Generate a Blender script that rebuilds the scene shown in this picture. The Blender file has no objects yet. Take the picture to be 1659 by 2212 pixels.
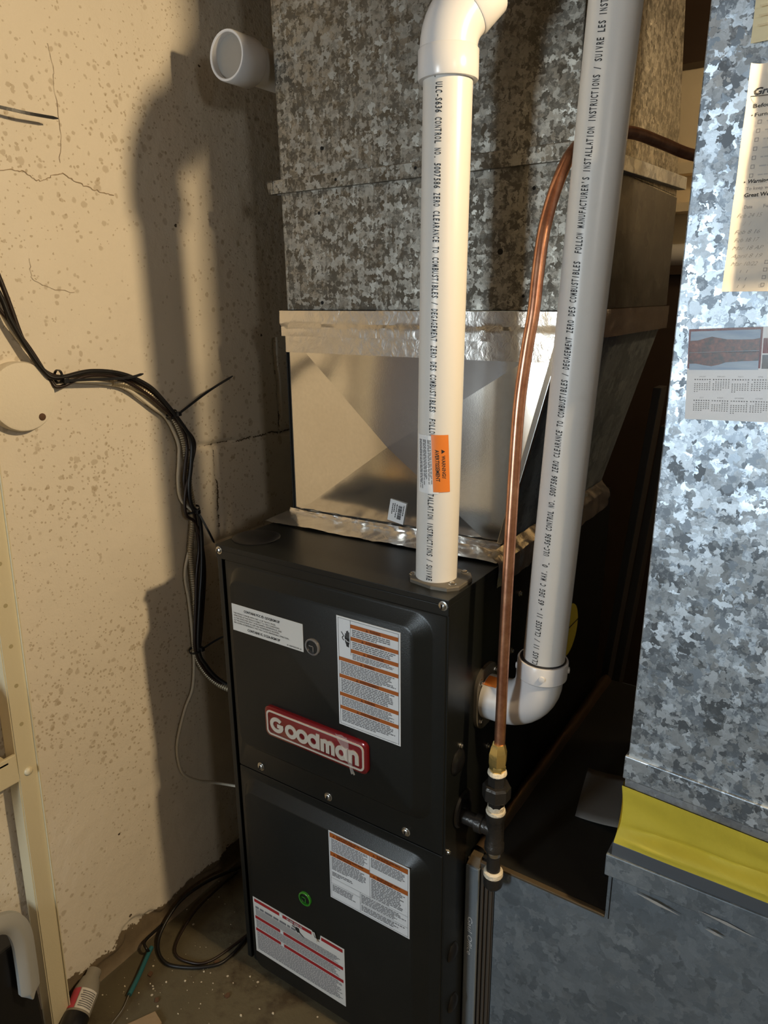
import bpy, bmesh, math, random
import numpy as np
from mathutils import Vector, Matrix

random.seed(4)
PI = math.pi
sc = bpy.context.scene
col = sc.collection

# ---------------------------------------------------------------- camera, world, lights, exposure
cam_d = bpy.data.cameras.new('camera')
cam = bpy.data.objects.new('camera', cam_d)
col.objects.link(cam)
sc.camera = cam
cam_d.sensor_fit = 'HORIZONTAL'
cam_d.sensor_width = 36.0
cam_d.lens = 1579.6 / 1659 * 36.0
cam_d.clip_start = 0.02
_a, _b, _g = [math.radians(v) for v in (-33.756, 16.423, -0.514)]
_right = Vector((math.cos(_a), -math.sin(_a), 0)); _fw = Vector((math.sin(_a), math.cos(_a), 0)); _up = Vector((0, 0, 1))
_f2 = _fw * math.cos(_b) - _up * math.sin(_b); _u2 = _up * math.cos(_b) + _fw * math.sin(_b)
_r3 = _right * math.cos(_g) + _u2 * math.sin(_g); _u3 = _u2 * math.cos(_g) - _right * math.sin(_g)
_m = Matrix((_r3, _u3, -_f2)).transposed().to_4x4()
_m.translation = Vector((0.88035, -0.80765, 1.27125))
cam.matrix_world = _m

world = bpy.data.worlds.new('world'); sc.world = world
world.use_nodes = True
world.node_tree.nodes['Background'].inputs[0].default_value = (0.9, 0.8, 0.65, 1)
world.node_tree.nodes['Background'].inputs[1].default_value = 0.02

def point_light(name, loc, power, color, radius):
    d = bpy.data.lights.new(name, 'POINT'); d.energy = power; d.color = color; d.shadow_soft_size = radius
    o = bpy.data.objects.new(name, d); o.location = loc; col.objects.link(o); return o

def area_light(name, loc, target, power, color, sx, sy):
    d = bpy.data.lights.new(name, 'AREA'); d.shape = 'RECTANGLE'; d.size = sx; d.size_y = sy; d.energy = power; d.color = color
    o = bpy.data.objects.new(name, d); o.location = loc
    o.rotation_euler = (Vector(target) - Vector(loc)).to_track_quat('-Z', 'Y').to_euler(); col.objects.link(o); return o

LAMP = (1.26, -0.012, 1.69)
point_light('bare_bulb', LAMP, 59, (1.0, 0.75, 0.44), 0.030)
point_light('back_room_bulb', (1.05, 0.86, 1.74), 7.0, (1.0, 0.72, 0.40), 0.04)
point_light('right_room_light', (2.0, -1.2, 1.6), 12, (1.0, 0.95, 0.86), 0.10)
area_light('cool_window_light', (-0.15, -2.6, 1.12), (0.5, 0.2, 0.9), 46, (0.78, 0.91, 1.0), 0.5, 0.7)

sc.view_settings.view_transform = 'Standard'
sc.view_settings.look = 'None'
sc.view_settings.exposure = 0.0
sc.view_settings.gamma = 1.0
sc.view_settings.use_curve_mapping = False

# ---------------------------------------------------------------- materials
class NT:
    def __init__(s, name):
        s.m = bpy.data.materials.new(name); s.m.use_nodes = True
        s.t = s.m.node_tree; s.b = s.t.nodes['Principled BSDF']
        s.co = None
    def n(s, typ, **kw):
        nd = s.t.nodes.new(typ)
        for k, v in kw.items():
            if k.startswith('_'): setattr(nd, k[1:], v)
            else:
                key = int(k[1:]) if (k[0] == 'i' and k[1:].isdigit()) else k
                s.set(nd.inputs[key], v)
        return nd
    def set(s, inp, v):
        if isinstance(v, bpy.types.NodeSocket): s.t.links.new(v, inp)
        elif isinstance(v, bpy.types.Node): s.t.links.new(v.outputs[0], inp)
        else: inp.default_value = v
    def obj(s):
        if s.co is None: s.co = s.t.nodes.new('ShaderNodeTexCoord').outputs['Object']
        return s.co
    def noise(s, scale, detail=3, rough=0.55, vec=None, dist=0):
        return s.n('ShaderNodeTexNoise', Vector=vec or s.obj(), Scale=scale, Detail=detail, Roughness=rough, Distortion=dist)
    def vor(s, scale, vec=None, feature='F1'):
        return s.n('ShaderNodeTexVoronoi', _feature=feature, Vector=vec or s.obj(), Scale=scale)
    def math(s, op, a, b=0.0, c=None):
        nd = s.n('ShaderNodeMath', _operation=op, i0=a, i1=b)
        if c is not None: s.set(nd.inputs[2], c)
        return nd.outputs[0]
    def ramp(s, fac, stops, interp='LINEAR'):
        nd = s.n('ShaderNodeValToRGB', Fac=fac); cr = nd.color_ramp; cr.interpolation = interp
        while len(cr.elements) < len(stops): cr.elements.new(0.5)
        for e, (p, c) in zip(cr.elements, stops):
            e.position = p; e.color = (*c, 1) if len(c) == 3 else c
        return nd.outputs[0]
    def mix(s, fac, a, b, typ='MIX'):
        nd = s.t.nodes.new('ShaderNodeMix'); nd.data_type = 'RGBA'; nd.blend_type = typ
        s.set(nd.inputs[0], fac)
        for i, v in ((6, a), (7, b)):
            if isinstance(v, tuple) and len(v) == 3: v = (*v, 1)
            s.set(nd.inputs[i], v)
        return nd.outputs[2]
    def bump(s, h, dist=0.001, strength=1.0):
        s.set(s.b.inputs['Normal'], s.n('ShaderNodeBump', Height=h, Distance=dist, Strength=strength))
    def bs(s, **kw):
        for k, v in kw.items():
            k = k.replace('_', ' ')
            if isinstance(v, tuple) and len(v) == 3: v = (*v, 1)
            s.set(s.b.inputs[k], v)
        return s.m

def plain(name, c, rough=0.5, metal=0.0, bumpscale=0, bumpd=0.0003, var=0.0, **kw):
    t = NT(name)
    base = c
    if var > 0:
        nz = t.noise(9, 4)
        base = t.mix(nz.outputs['Fac'], tuple(x * (1 - var) for x in c), tuple(min(1, x * (1 + var)) for x in c))
    t.bs(Base_Color=base, Roughness=rough, Metallic=metal, **kw)
    if bumpscale: t.bump(t.noise(bumpscale, 2).outputs['Fac'], bumpd)
    return t.m

M = {}
def galv(name, scale, lo, hi, rough, metal, tilt, grime=0.0, soft=False):
    t = NT(name)
    nz = t.noise(scale * 1.5, 2.5, 0.55)
    d = t.n('ShaderNodeVectorMath', _operation='SUBTRACT', i0=nz.outputs['Color'], i1=(0.5, 0.5, 0.5))
    d2 = t.n('ShaderNodeVectorMath', _operation='SCALE', i0=d, Scale=1.25 / scale)
    v = t.n('ShaderNodeVectorMath', _operation='ADD', i0=t.obj(), i1=d2).outputs[0]
    v1 = t.vor(scale, v); v2 = t.vor(scale * 2.1, v)
    for q in (v1, v2): q.distance = 'MINKOWSKI'; q.inputs['Exponent'].default_value = 0.62
    sep = t.n('ShaderNodeSeparateColor', Color=v1.outputs['Color']); sep2 = t.n('ShaderNodeSeparateColor', Color=v2.outputs['Color'])
    big = t.noise(scale * 0.22, 2).outputs['Fac']
    f = t.math('MULTIPLY_ADD', sep.outputs[0], 0.62, t.math('MULTIPLY', sep2.outputs[1], 0.30))
    f = t.math('ADD', f, t.math('MULTIPLY_ADD', big, 0.5, -0.21))
    mid = tuple((a + b) / 2 for a, b in zip(lo, hi))
    if soft: c = t.ramp(f, [(0.15, lo), (0.55, mid), (0.95, hi)])
    else: c = t.ramp(f, [(0.30, lo), (0.46, mid), (0.62, hi), (0.95, tuple(min(1, x * 1.2) for x in hi))])
    fine = t.noise(scale * 14, 2).outputs['Fac']
    c = t.mix(t.math('MULTIPLY', fine, 0.35), c, tuple(x * 0.55 for x in mid))
    if grime:
        g = t.ramp(t.noise(3.1, 5, 0.65).outputs['Fac'], [(0.45, (0, 0, 0)), (0.7, (1, 1, 1))])
        c = t.mix(t.math('MULTIPLY', g, grime), c, tuple(x * 0.5 for x in lo))
    geo = t.n('ShaderNodeNewGeometry')
    tv = t.n('ShaderNodeVectorMath', _operation='SUBTRACT', i0=v1.outputs['Color'], i1=(0.5, 0.5, 0.5))
    tv = t.n('ShaderNodeVectorMath', _operation='SCALE', i0=tv, Scale=tilt)
    nn = t.n('ShaderNodeVectorMath', _operation='ADD', i0=geo.outputs['Normal'], i1=tv)
    nn = t.n('ShaderNodeVectorMath', _operation='NORMALIZE', i0=nn)
    bp = t.n('ShaderNodeBump', Height=fine, Distance=0.0003, Strength=0.18, Normal=nn)
    t.set(t.b.inputs['Normal'], bp)
    return t.bs(Base_Color=c, Roughness=t.math('MULTIPLY_ADD', sep.outputs[1], 0.16, rough - 0.08), Metallic=metal)

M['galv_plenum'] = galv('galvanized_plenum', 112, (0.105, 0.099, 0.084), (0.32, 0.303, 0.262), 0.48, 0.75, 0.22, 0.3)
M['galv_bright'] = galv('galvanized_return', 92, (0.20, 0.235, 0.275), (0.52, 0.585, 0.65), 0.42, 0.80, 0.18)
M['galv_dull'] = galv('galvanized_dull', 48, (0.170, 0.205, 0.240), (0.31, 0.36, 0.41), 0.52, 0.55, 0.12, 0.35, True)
M['galv_dark'] = galv('galvanized_shaded', 30, (0.060, 0.058, 0.054), (0.095, 0.092, 0.086), 0.55, 0.4, 0.05, 0.3, True)  # unspangled metal, its colour darkened for the shade below the cleat
M['galv_strip'] = galv('galvanized_strip', 40, (0.25, 0.27, 0.30), (0.5, 0.53, 0.56), 0.45, 0.65, 0.15, 0, True)

t = NT('shiny_sheet')
nz = t.noise(520, 2); nb = t.noise(7, 2)
t.bump(t.math('ADD', t.math('MULTIPLY', nz.outputs['Fac'], 0.10), t.math('MULTIPLY', nb.outputs['Fac'], 2.5)), 0.0005, 0.5)
M['sheet'] = t.bs(Base_Color=t.mix(t.noise(160, 3).outputs['Fac'], (0.76, 0.745, 0.71), (0.92, 0.905, 0.87)), Roughness=0.15, Metallic=0.97)

t = NT('foil_tape')
n1 = t.noise(55, 4, 0.6, dist=1.2)
t.bump(n1.outputs['Fac'], 0.0022, 0.35)
M['foil'] = t.bs(Base_Color=(0.80, 0.77, 0.72), Roughness=0.24, Metallic=0.95)

t = NT('black_powder_coat')
t.bump(t.noise(900, 2).outputs['Fac'], 0.0003, 0.5)
M['black'] = t.bs(Base_Color=t.mix(t.noise(14, 4).outputs['Fac'], (0.0065, 0.0075, 0.0072), (0.010, 0.0112, 0.0108)), Roughness=0.31, Specular_IOR_Level=0.4, Metallic=0.0)
M['dark'] = plain('dark_interior', (0.004, 0.004, 0.004), 0.9)
M['blackplastic'] = plain('black_plastic', (0.008, 0.008, 0.009), 0.33)
M['blackiron'] = plain('black_iron', (0.036, 0.033, 0.030), 0.33, 0.4, 140, 0.0008)
M['gasket'] = plain('gasket_grey', (0.16, 0.145, 0.12), 0.5, 0.5, 80, 0.0004)
t = NT('pvc')
sm = t.ramp(t.noise(30, 5, 0.6).outputs['Fac'], [(0.60, (0, 0, 0)), (0.78, (1, 1, 1))])
M['pvc'] = t.bs(Base_Color=t.mix(t.math('MULTIPLY', sm, 0.14), (0.655, 0.645, 0.62), (0.38, 0.33, 0.25)), Roughness=0.33)
M['pvcfit'] = plain('pvc_fitting', (0.66, 0.66, 0.67), 0.25)
t = NT('copper')
M['gasket2'] = plain('grey_plug', (0.30, 0.28, 0.25), 0.5)
M['copper'] = t.bs(Base_Color=t.mix(t.ramp(t.noise(26, 5, 0.7).outputs['Fac'], [(0.35, (0, 0, 0)), (0.7, (1, 1, 1))]), (0.46, 0.20, 0.12), (0.80, 0.44, 0.28)), Roughness=0.3, Metallic=0.9)
M['browntape'] = plain('brown_foil_tape', (0.13, 0.085, 0.05), 0.32, 0.7)
M['ringclear'] = plain('clear_ring', (0.28, 0.28, 0.29), 0.12, 0.6)
M['brass'] = plain('brass', (0.88, 0.66, 0.24), 0.26, 0.85, 90, 0.0003)
M['steel'] = plain('zinc_steel', (0.66, 0.66, 0.64), 0.25, 1.0)
M['cement'] = plain('pipe_dope', (0.72, 0.64, 0.50), 0.6, 0, 220, 0.002, 0.2)
M['label'] = plain('label_white', (0.74, 0.755, 0.77), 0.38)
M['labelgrey'] = plain('label_grey', (0.66, 0.64, 0.60), 0.4)
M['ink'] = plain('ink_black', (0.012, 0.012, 0.014), 0.55)
M['greyink'] = plain('ink_grey', (0.17, 0.17, 0.18), 0.55)
M['paleink'] = plain('ink_pale', (0.33, 0.33, 0.33), 0.55)
M['orange'] = plain('orange_print', (0.40, 0.105, 0.018), 0.4)
M['signorange'] = plain('orange_sticker', (0.66, 0.19, 0.03), 0.4)
M['darkorange'] = plain('dark_orange_print', (0.16, 0.035, 0.008), 0.45)
M['red'] = plain('red_print', (0.34, 0.016, 0.02), 0.4)
M['badge_red'] = plain('badge_red', (0.16, 0.008, 0.013), 0.22, 0.2, Coat_Weight=0.6)
M['silver'] = plain('badge_silver', (0.66, 0.61, 0.53), 0.3, 0.25)
M['greenglass'] = plain('green_lens', (0.03, 0.22, 0.02), 0.08, 0, Coat_Weight=1.0)
M['glassdark'] = plain('dark_glass', (0.02, 0.02, 0.022), 0.06)
M['cable_brown'] = plain('cable_brown', (0.018, 0.009, 0.006), 0.42)
M['cable_black'] = plain('cable_black', (0.007, 0.006, 0.006), 0.42)
M['cable_white'] = plain('cable_white', (0.62, 0.57, 0.46), 0.45)
M['armor'] = plain('armored_cable', (0.36, 0.31, 0.22), 0.42, 0.6)
M['filter_grey'] = plain('filter_door_grey', (0.19, 0.215, 0.235), 0.5, 0.1, 300, 0.0003)
M['filter_brown'] = plain('filter_brown', (0.075, 0.062, 0.05), 0.45, 0.1)
M['cardboard'] = plain('cardboard', (0.30, 0.21, 0.12), 0.75, 0, 60, 0.001, 0.25)
t = NT('yellow_canvas')
w = t.n('ShaderNodeTexWave', Vector=t.obj(), Scale=420, Distortion=0.5)
t.bump(w.outputs['Fac'], 0.0003, 0.5)
M['canvas'] = t.bs(Base_Color=t.mix(t.noise(11, 5, 0.6).outputs['Fac'], (0.60, 0.485, 0.045), (0.84, 0.67, 0.07)), Roughness=0.6)
M['paper'] = plain('paper', (0.50, 0.485, 0.455), 0.7, 0, 40, 0.0006)
M['note'] = plain('note_paper', (0.60, 0.57, 0.40), 0.75)
M['noteink'] = plain('faint_ink', (0.45, 0.42, 0.30), 0.7)
M['pencil'] = plain('pencil', (0.26, 0.25, 0.235), 0.7)
M['calpaper'] = plain('calendar_card', (0.74, 0.75, 0.77), 0.35)
M['postcream'] = plain('cream_enamel', (0.64, 0.57, 0.39), 0.38, 0, 300, 0.0002)
M['handle'] = plain('milky_plastic', (0.36, 0.36, 0.34), 0.35, Subsurface_Weight=0.0)
M['yellowbox'] = plain('amber_plastic', (0.52, 0.33, 0.09), 0.4, var=0.15)
M['teal'] = plain('teal_sleeve', (0.02, 0.12, 0.14), 0.5)
M['bottlegrey'] = plain('bottle_grey', (0.26, 0.24, 0.20), 0.35)
M['bottlered'] = plain('bottle_red', (0.55, 0.06, 0.09), 0.4)
M['brownpanel'] = plain('brown_panel', (0.055, 0.032, 0.018), 0.6, var=0.3)
M['darkpanel'] = plain('dark_panel', (0.05, 0.045, 0.042), 0.5)
M['sheetgrey'] = plain('loose_sheet_grey', (0.15, 0.135, 0.12), 0.5)
M['grimy'] = plain('grimy_black_top', (0.018, 0.017, 0.015), 0.5, 0.2, var=0.4)
M['edgebrown'] = plain('stained_edge', (0.10, 0.072, 0.040), 0.55, 0.3, 60, 0.001, 0.3)
M['plate'] = plain('plate_paint', (0.74, 0.68, 0.56), 0.7, 0, 200, 0.0006, 0.06)
M['stripdark'] = plain('dull_metal_strip', (0.105, 0.12, 0.14), 0.5, 0.3)
M['scratchpale'] = plain('scratched_zinc', (0.42, 0.42, 0.41), 0.5, 0.2)
M['debris'] = plain('plaster_chip', (0.62, 0.55, 0.42), 0.8)
M['crack'] = plain('crack_line', (0.33, 0.25, 0.16), 0.8)
M['mortardirt'] = plain('mortar_dirt', (0.13, 0.10, 0.065), 0.9)
M['leaf'] = plain('brown_debris', (0.10, 0.05, 0.025), 0.8)
M['yellow'] = plain('yellow_sticker', (0.50, 0.43, 0.06), 0.5)

# left wall paint with rust spots, bare strip at the floor
t = NT('old_cream_paint')
o = t.obj()
nd = t.noise(60, 3, 0.6)
dv = t.n('ShaderNodeVectorMath', _operation='SCALE', i0=t.n('ShaderNodeVectorMath', _operation='SUBTRACT', i0=nd.outputs['Color'], i1=(.5, .5, .5)), Scale=0.010)
v = t.n('ShaderNodeVectorMath', _operation='ADD', i0=o, i1=dv).outputs[0]
base = t.mix(t.noise(2.4, 5, 0.6).outputs['Fac'], (0.66, 0.60, 0.50), (0.80, 0.735, 0.62))
dens = t.ramp(t.noise(3.2, 3).outputs['Fac'], [(0.35, (0.35,) * 3), (0.60, (1.0,) * 3)])
for scl, rad, amt in ((150, 0.40, 0.60), (66, 0.36, 0.48), (36, 0.30, 0.42)):
    vo = t.vor(scl, v)
    sp = t.n('ShaderNodeSeparateColor', Color=vo.outputs['Color'])
    r = t.math('MULTIPLY', t.math('MULTIPLY', t.math('MAXIMUM', t.math('SUBTRACT', sp.outputs[0], 0.30), 0.0), 1.45 * rad), dens)
    k = t.math('SUBTRACT', r, vo.outputs['Distance'])
    k = t.math('MINIMUM', t.math('MAXIMUM', t.math('MULTIPLY', k, 16.0), 0.0), 1.0)
    base = t.mix(t.math('MULTIPLY', k, amt), base, (0.36, 0.275, 0.165))
pit = t.vor(34, v); sp = t.n('ShaderNodeSeparateColor', Color=pit.outputs['Color'])
k = t.math('GREATER_THAN', t.math('SUBTRACT', t.math('MULTIPLY', t.math('SUBTRACT', sp.outputs[1], 0.94), 2.2), pit.outputs['Distance']), 0.0)
base = t.mix(k, base, (0.085, 0.06, 0.035))
sx = t.n('ShaderNodeSeparateXYZ', Vector=o)
edge = t.math('MULTIPLY_ADD', t.noise(22, 5, 0.7).outputs['Fac'], 0.10, 0.006)
low = t.math('LESS_THAN', sx.outputs[2], edge)
base = t.mix(low, base, t.mix(t.noise(30, 4).outputs['Fac'], (0.10, 0.075, 0.045), (0.24, 0.18, 0.11)))
hb = t.math('ADD', t.math('MULTIPLY', t.noise(240, 3, 0.65).outputs['Fac'], 0.8), t.math('MULTIPLY', t.noise(70, 3, 0.6).outputs['Fac'], 1.2))
t.bump(hb, 0.0014, 0.5)
M['wall'] = t.bs(Base_Color=base, Roughness=0.72)
M['plaster'] = plain('beige_plaster', (0.80, 0.68, 0.47), 0.8, 0, 60, 0.001, 0.12)
M['roomwall'] = plain('room_wall_grey', (0.30, 0.27, 0.225), 0.85, 0, 30, 0.002, 0.15)
M['ceilingwood'] = plain('joist_wood', (0.20, 0.135, 0.075), 0.8, 0, 40, 0.002, 0.3)
t = NT('dirty_concrete')
c = t.mix(t.noise(5, 6, 0.65).outputs['Fac'], (0.055, 0.045, 0.024), (0.14, 0.115, 0.066))
st = t.ramp(t.noise(11, 5, 0.7).outputs['Fac'], [(0.50, (0, 0, 0)), (0.66, (1, 1, 1))])
c = t.mix(t.math('MULTIPLY', st, 0.75), c, (0.045, 0.03, 0.018))
vo = t.vor(120); sp = t.n('ShaderNodeSeparateColor', Color=vo.outputs['Color'])
k = t.math('GREATER_THAN', t.math('SUBTRACT', t.math('MULTIPLY', t.math('SUBTRACT', sp.outputs[0], 0.955), 7.0), vo.outputs['Distance']), 0.0)
c = t.mix(k, c, (0.5, 0.44, 0.34))
t.bump(t.noise(130, 4, 0.7).outputs['Fac'], 0.0015, 0.6)
M['floor'] = t.bs(Base_Color=c, Roughness=t.math('MULTIPLY_ADD', st, -0.3, 0.75))
# calendar photograph print
M['sky'] = (lambda t: t.bs(Base_Color=t.mix(t.noise(50, 4, vec=t.n('ShaderNodeMapping', Vector=t.obj(), Scale=(0.4, 1, 2.4)).outputs[0]).outputs['Fac'], (0.05, 0.14, 0.32), (0.46, 0.56, 0.64)), Roughness=0.35))(NT('printed_sky'))
M['hill'] = (lambda t: t.bs(Base_Color=t.ramp(t.noise(140, 5, 0.7).outputs['Fac'], [(0.38, (0.02, 0.012, 0.01)), (0.6, (0.17, 0.04, 0.02)), (0.75, (0.30, 0.12, 0.07))]), Roughness=0.35))(NT('printed_hill'))
M['calred'] = plain('printed_red', (0.38, 0.03, 0.05), 0.35)
M['lakeline'] = plain('printed_shoreline', (0.25, 0.25, 0.28), 0.35)

# ---------------------------------------------------------------- mesh helpers
class MB:
    def __init__(s): s.v = []; s.f = []; s.mi = []; s.mats = []
    def mid(s, m):
        if m is None: return 0
        if m not in s.mats: s.mats.append(m)
        return s.mats.index(m)
    def add(s, verts, faces, m=None):
        k = s.mid(m); o = len(s.v)
        s.v += [tuple(p) for p in verts]
        for f in faces: s.f.append(tuple(i + o for i in f)); s.mi.append(k)
        return s
    def box(s, a, b, m=None):
        x0, y0, z0 = a; x1, y1, z1 = b
        return s.add([(x0, y0, z0), (x1, y0, z0), (x1, y1, z0), (x0, y1, z0), (x0, y0, z1), (x1, y0, z1), (x1, y1, z1), (x0, y1, z1)],
                     [(3, 2, 1, 0), (4, 5, 6, 7), (0, 1, 5, 4), (1, 2, 6, 5), (2, 3, 7, 6), (3, 0, 4, 7)], m)
    def hexa(s, p, m=None):    # 8 points, bottom loop then top loop
        return s.add(p, [(3, 2, 1, 0), (4, 5, 6, 7), (0, 1, 5, 4), (1, 2, 6, 5), (2, 3, 7, 6), (3, 0, 4, 7)], m)
    def loft(s, loops, m=None, cap0=True, cap1=True, closed=True):
        n = len(loops[0]); vs = [p for l in loops for p in l]; fs = []
        for i in range(len(loops) - 1):
            for j in range(n if closed else n - 1):
                a = i * n + j; b = i * n + (j + 1) % n
                fs.append((a, b, b + n, a + n))
        if cap0: fs.append(tuple(range(n))[::-1])
        if cap1: fs.append(tuple(range((len(loops) - 1) * n, len(loops) * n)))
        return s.add(vs, fs, m)
    def tube(s, pts, r, n=12, m=None, caps=True):
        pts = [Vector(p) for p in pts]; rs = r if isinstance(r, (list, tuple)) else [r] * len(pts)
        tan = [((pts[min(i + 1, len(pts) - 1)] - pts[max(i - 1, 0)]).normalized()) for i in range(len(pts))]
        ref = Vector((0, 0, 1)) if abs(tan[0].z) < 0.9 else Vector((0, 1, 0))
        u = tan[0].cross(ref).normalized(); loops = []
        for i, p in enumerate(pts):
            u = (u - tan[i] * u.dot(tan[i])).normalized(); w = tan[i].cross(u)
            loops.append([p + (u * math.cos(2 * PI * k / n) + w * math.sin(2 * PI * k / n)) * rs[i] for k in range(n)])
        return s.loft(loops, m, caps, caps)
    def lathe(s, base, axis, prof, n=24, m=None, rot=0.0):   # prof: (along, radius)
        base = Vector(base); ax = Vector(axis).normalized()
        ref = Vector((0, 0, 1)) if abs(ax.z) < 0.9 else Vector((1, 0, 0))
        u = ax.cross(ref).normalized(); w = ax.cross(u)
        loops = [[base + ax * h + (u * math.cos(rot + 2 * PI * k / n) + w * math.sin(rot + 2 * PI * k / n)) * max(r, 1e-5) for k in range(n)] for h, r in prof]
        return s.loft(loops, m, True, True)
    def grid(s, fn, nu, nv, m=None):
        vs = [fn(i / nu, j / nv) for j in range(nv + 1) for i in range(nu + 1)]
        fs = [(j * (nu + 1) + i, j * (nu + 1) + i + 1, (j + 1) * (nu + 1) + i + 1, (j + 1) * (nu + 1) + i) for j in range(nv) for i in range(nu)]
        return s.add(vs, fs, m)
    def build(s, name, m=None, parent=None, smooth=None, bevel=0, fix=True):
        me = bpy.data.meshes.new(name); me.from_pydata(s.v, [], s.f)
        ms = s.mats if s.mats else [m]
        for x in ms: me.materials.append(x)
        if len(ms) > 1:
            for p, k in zip(me.polygons, s.mi): p.material_index = k
        if fix or bevel:
            bm = bmesh.new(); bm.from_mesh(me)
            if fix: bmesh.ops.recalc_face_normals(bm, faces=bm.faces)
            if bevel:
                es = [e for e in bm.edges if len(e.link_faces) == 2 and e.calc_face_angle(0) > 0.5]
                bmesh.ops.bevel(bm, geom=es, offset=bevel, segments=2, profile=0.6, affect='EDGES', clamp_overlap=True)
            bm.to_mesh(me); bm.free()
        if smooth is not None:
            for p in me.polygons: p.use_smooth = True
            me.set_sharp_from_angle(angle=math.radians(smooth))
        o = bpy.data.objects.new(name, me); col.objects.link(o)
        if parent is not None: o.parent = parent; o.matrix_parent_inverse = inv(parent)
        return o

def wmat(p):
    m = p.matrix_basis.copy()
    return m if p.parent is None else wmat(p.parent) @ p.matrix_parent_inverse @ m
def inv(p): return wmat(p).inverted()

def thing(name, label, cat, loc=(0, 0, 0), group=None):
    o = bpy.data.objects.new(name, None); o.empty_display_size = 0.05; col.objects.link(o); o.location = loc
    o['label'] = label; o['category'] = cat
    if group: o['group'] = group
    return o
def tag(o, label, cat, group=None):
    o['label'] = label; o['category'] = cat
    if group: o['group'] = group
    return o
def struct(o): o['kind'] = 'structure'; return o
def lab(o, s): o['label'] = s; return o

def smooth_path(pts, k=6):
    P = [Vector(p) for p in pts]; P = [P[0] * 2 - P[1]] + P + [P[-1] * 2 - P[-2]]; out = []
    for i in range(1, len(P) - 2):
        for j in range(k):
            t = j / k; a, b, c, d = P[i - 1:i + 3]
            out.append(0.5 * ((2 * b) + (c - a) * t + (2 * a - 5 * b + 4 * c - d) * t * t + (3 * b - a - 3 * c + d) * t ** 3))
    out.append(P[-2]); return out

def rr(x0, x1, z0, z1, r, n=6):
    out = []
    for cx, cz, a0 in ((x1 - r, z1 - r, 0), (x0 + r, z1 - r, 90), (x0 + r, z0 + r, 180), (x1 - r, z0 + r, 270)):
        for k in range(n + 1):
            a = math.radians(a0 + 90 * k / n); out.append((cx + r * math.cos(a), cz + r * math.sin(a)))
    return out

# text as flat polygons
_gl = {}
def glyphs(s, bold=0.0, shear=0.0, res=2):
    key = (s, bold, shear)
    if key in _gl: return _gl[key]
    c = bpy.data.curves.new('t', 'FONT'); c.body = s; c.size = 1; c.resolution_u = res; c.offset = bold; c.shear = shear
    o = bpy.data.objects.new('t', c); col.objects.link(o)
    me = bpy.data.meshes.new_from_object(o.evaluated_get(bpy.context.evaluated_depsgraph_get()))
    vs = [(v.co.x, v.co.y) for v in me.vertices]; fs = [tuple(p.vertices) for p in me.polygons]
    bpy.data.objects.remove(o); bpy.data.curves.remove(c); bpy.data.meshes.remove(me)
    _gl[key] = (vs, fs); return vs, fs

def put_text(mb, s, fn, x0, x1, y0, h, m=None, bold=0.0, shear=0.0):
    """text spans x0..x1 (width fitted), baseline y0, capital height h; fn maps (x,y)->xyz"""
    vs, fs = glyphs(s, bold, shear)
    if not vs: return
    xa = min(p[0] for p in vs); xb = max(p[0] for p in vs); k = (x1 - x0) / (xb - xa); ky = h / 0.70
    mb.add([fn(x0 + (x - xa) * k, y0 + y * ky) for x, y in vs], fs, m)

def mono_text(mb, s, fn, start, pitch, h, m=None, width=0.78, bold=0.0, shear=0.0):
    for i, ch in enumerate(s):
        if ch == ' ': continue
        vs, fs = glyphs(ch, bold, shear)
        if not vs: continue
        xa = min(p[0] for p in vs); xb = max(p[0] for p in vs)
        w = pitch * width * (0.35 if ch in "I1.'" else 1.0) * (0.8 if ch in '-_' else 1)
        if ch == "I": w = pitch * width * 0.5
        k = w / max(xb - xa, 0.05); c0 = start + (i + 0.5) * pitch - w / 2
        mb.add([fn(c0 + (x - xa) * k, y / 0.70 * h) for x, y in vs], fs, m)

def rect(mb, fn, x0, x1, y0, y1, m=None):
    mb.add([fn(x0, y0), fn(x1, y0), fn(x1, y1), fn(x0, y1)], [(0, 1, 2, 3)], m)

def micro(mb, fn, x0, x1, y1, y0, lines, m, fill=0.62, ragged=0.15, seed=0):
    """rows of word-length dashes standing in for print too small to read"""
    rg = random.Random(seed); ph = (y1 - y0) / lines
    for i in range(lines):
        yb = y1 - (i + 1) * ph + ph * 0.2; x = x0; xe = x1 - (x1 - x0) * ragged * rg.random() * (3.0 if i == lines - 1 else 1)
        while x < xe:
            w = ph * rg.uniform(0.9, 3.4); w = min(w, xe - x)
            if w > ph * 0.4: rect(mb, fn, x, x + w, yb, yb + ph * fill, m)
            x += w + ph * 0.42

# numpy value noise
def vnoise(y, z, s, seed=0):
    yy = y * s; zz = z * s; i = np.floor(yy).astype(int); j = np.floor(zz).astype(int); fy = yy - i; fz = zz - j
    fy = fy * fy * (3 - 2 * fy); fz = fz * fz * (3 - 2 * fz)
    def h(a, b):
        n = (a * 374761393 + b * 668265263 + seed * 982451653) & 0x7fffffff
        n = ((n ^ (n >> 13)) * 1274126177) & 0x7fffffff
        return ((n ^ (n >> 16)) & 0xffff) / 65535.0
    return (h(i, j) * (1 - fy) + h(i + 1, j) * fy) * (1 - fz) + (h(i, j + 1) * (1 - fy) + h(i + 1, j + 1) * fy) * fz

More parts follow.
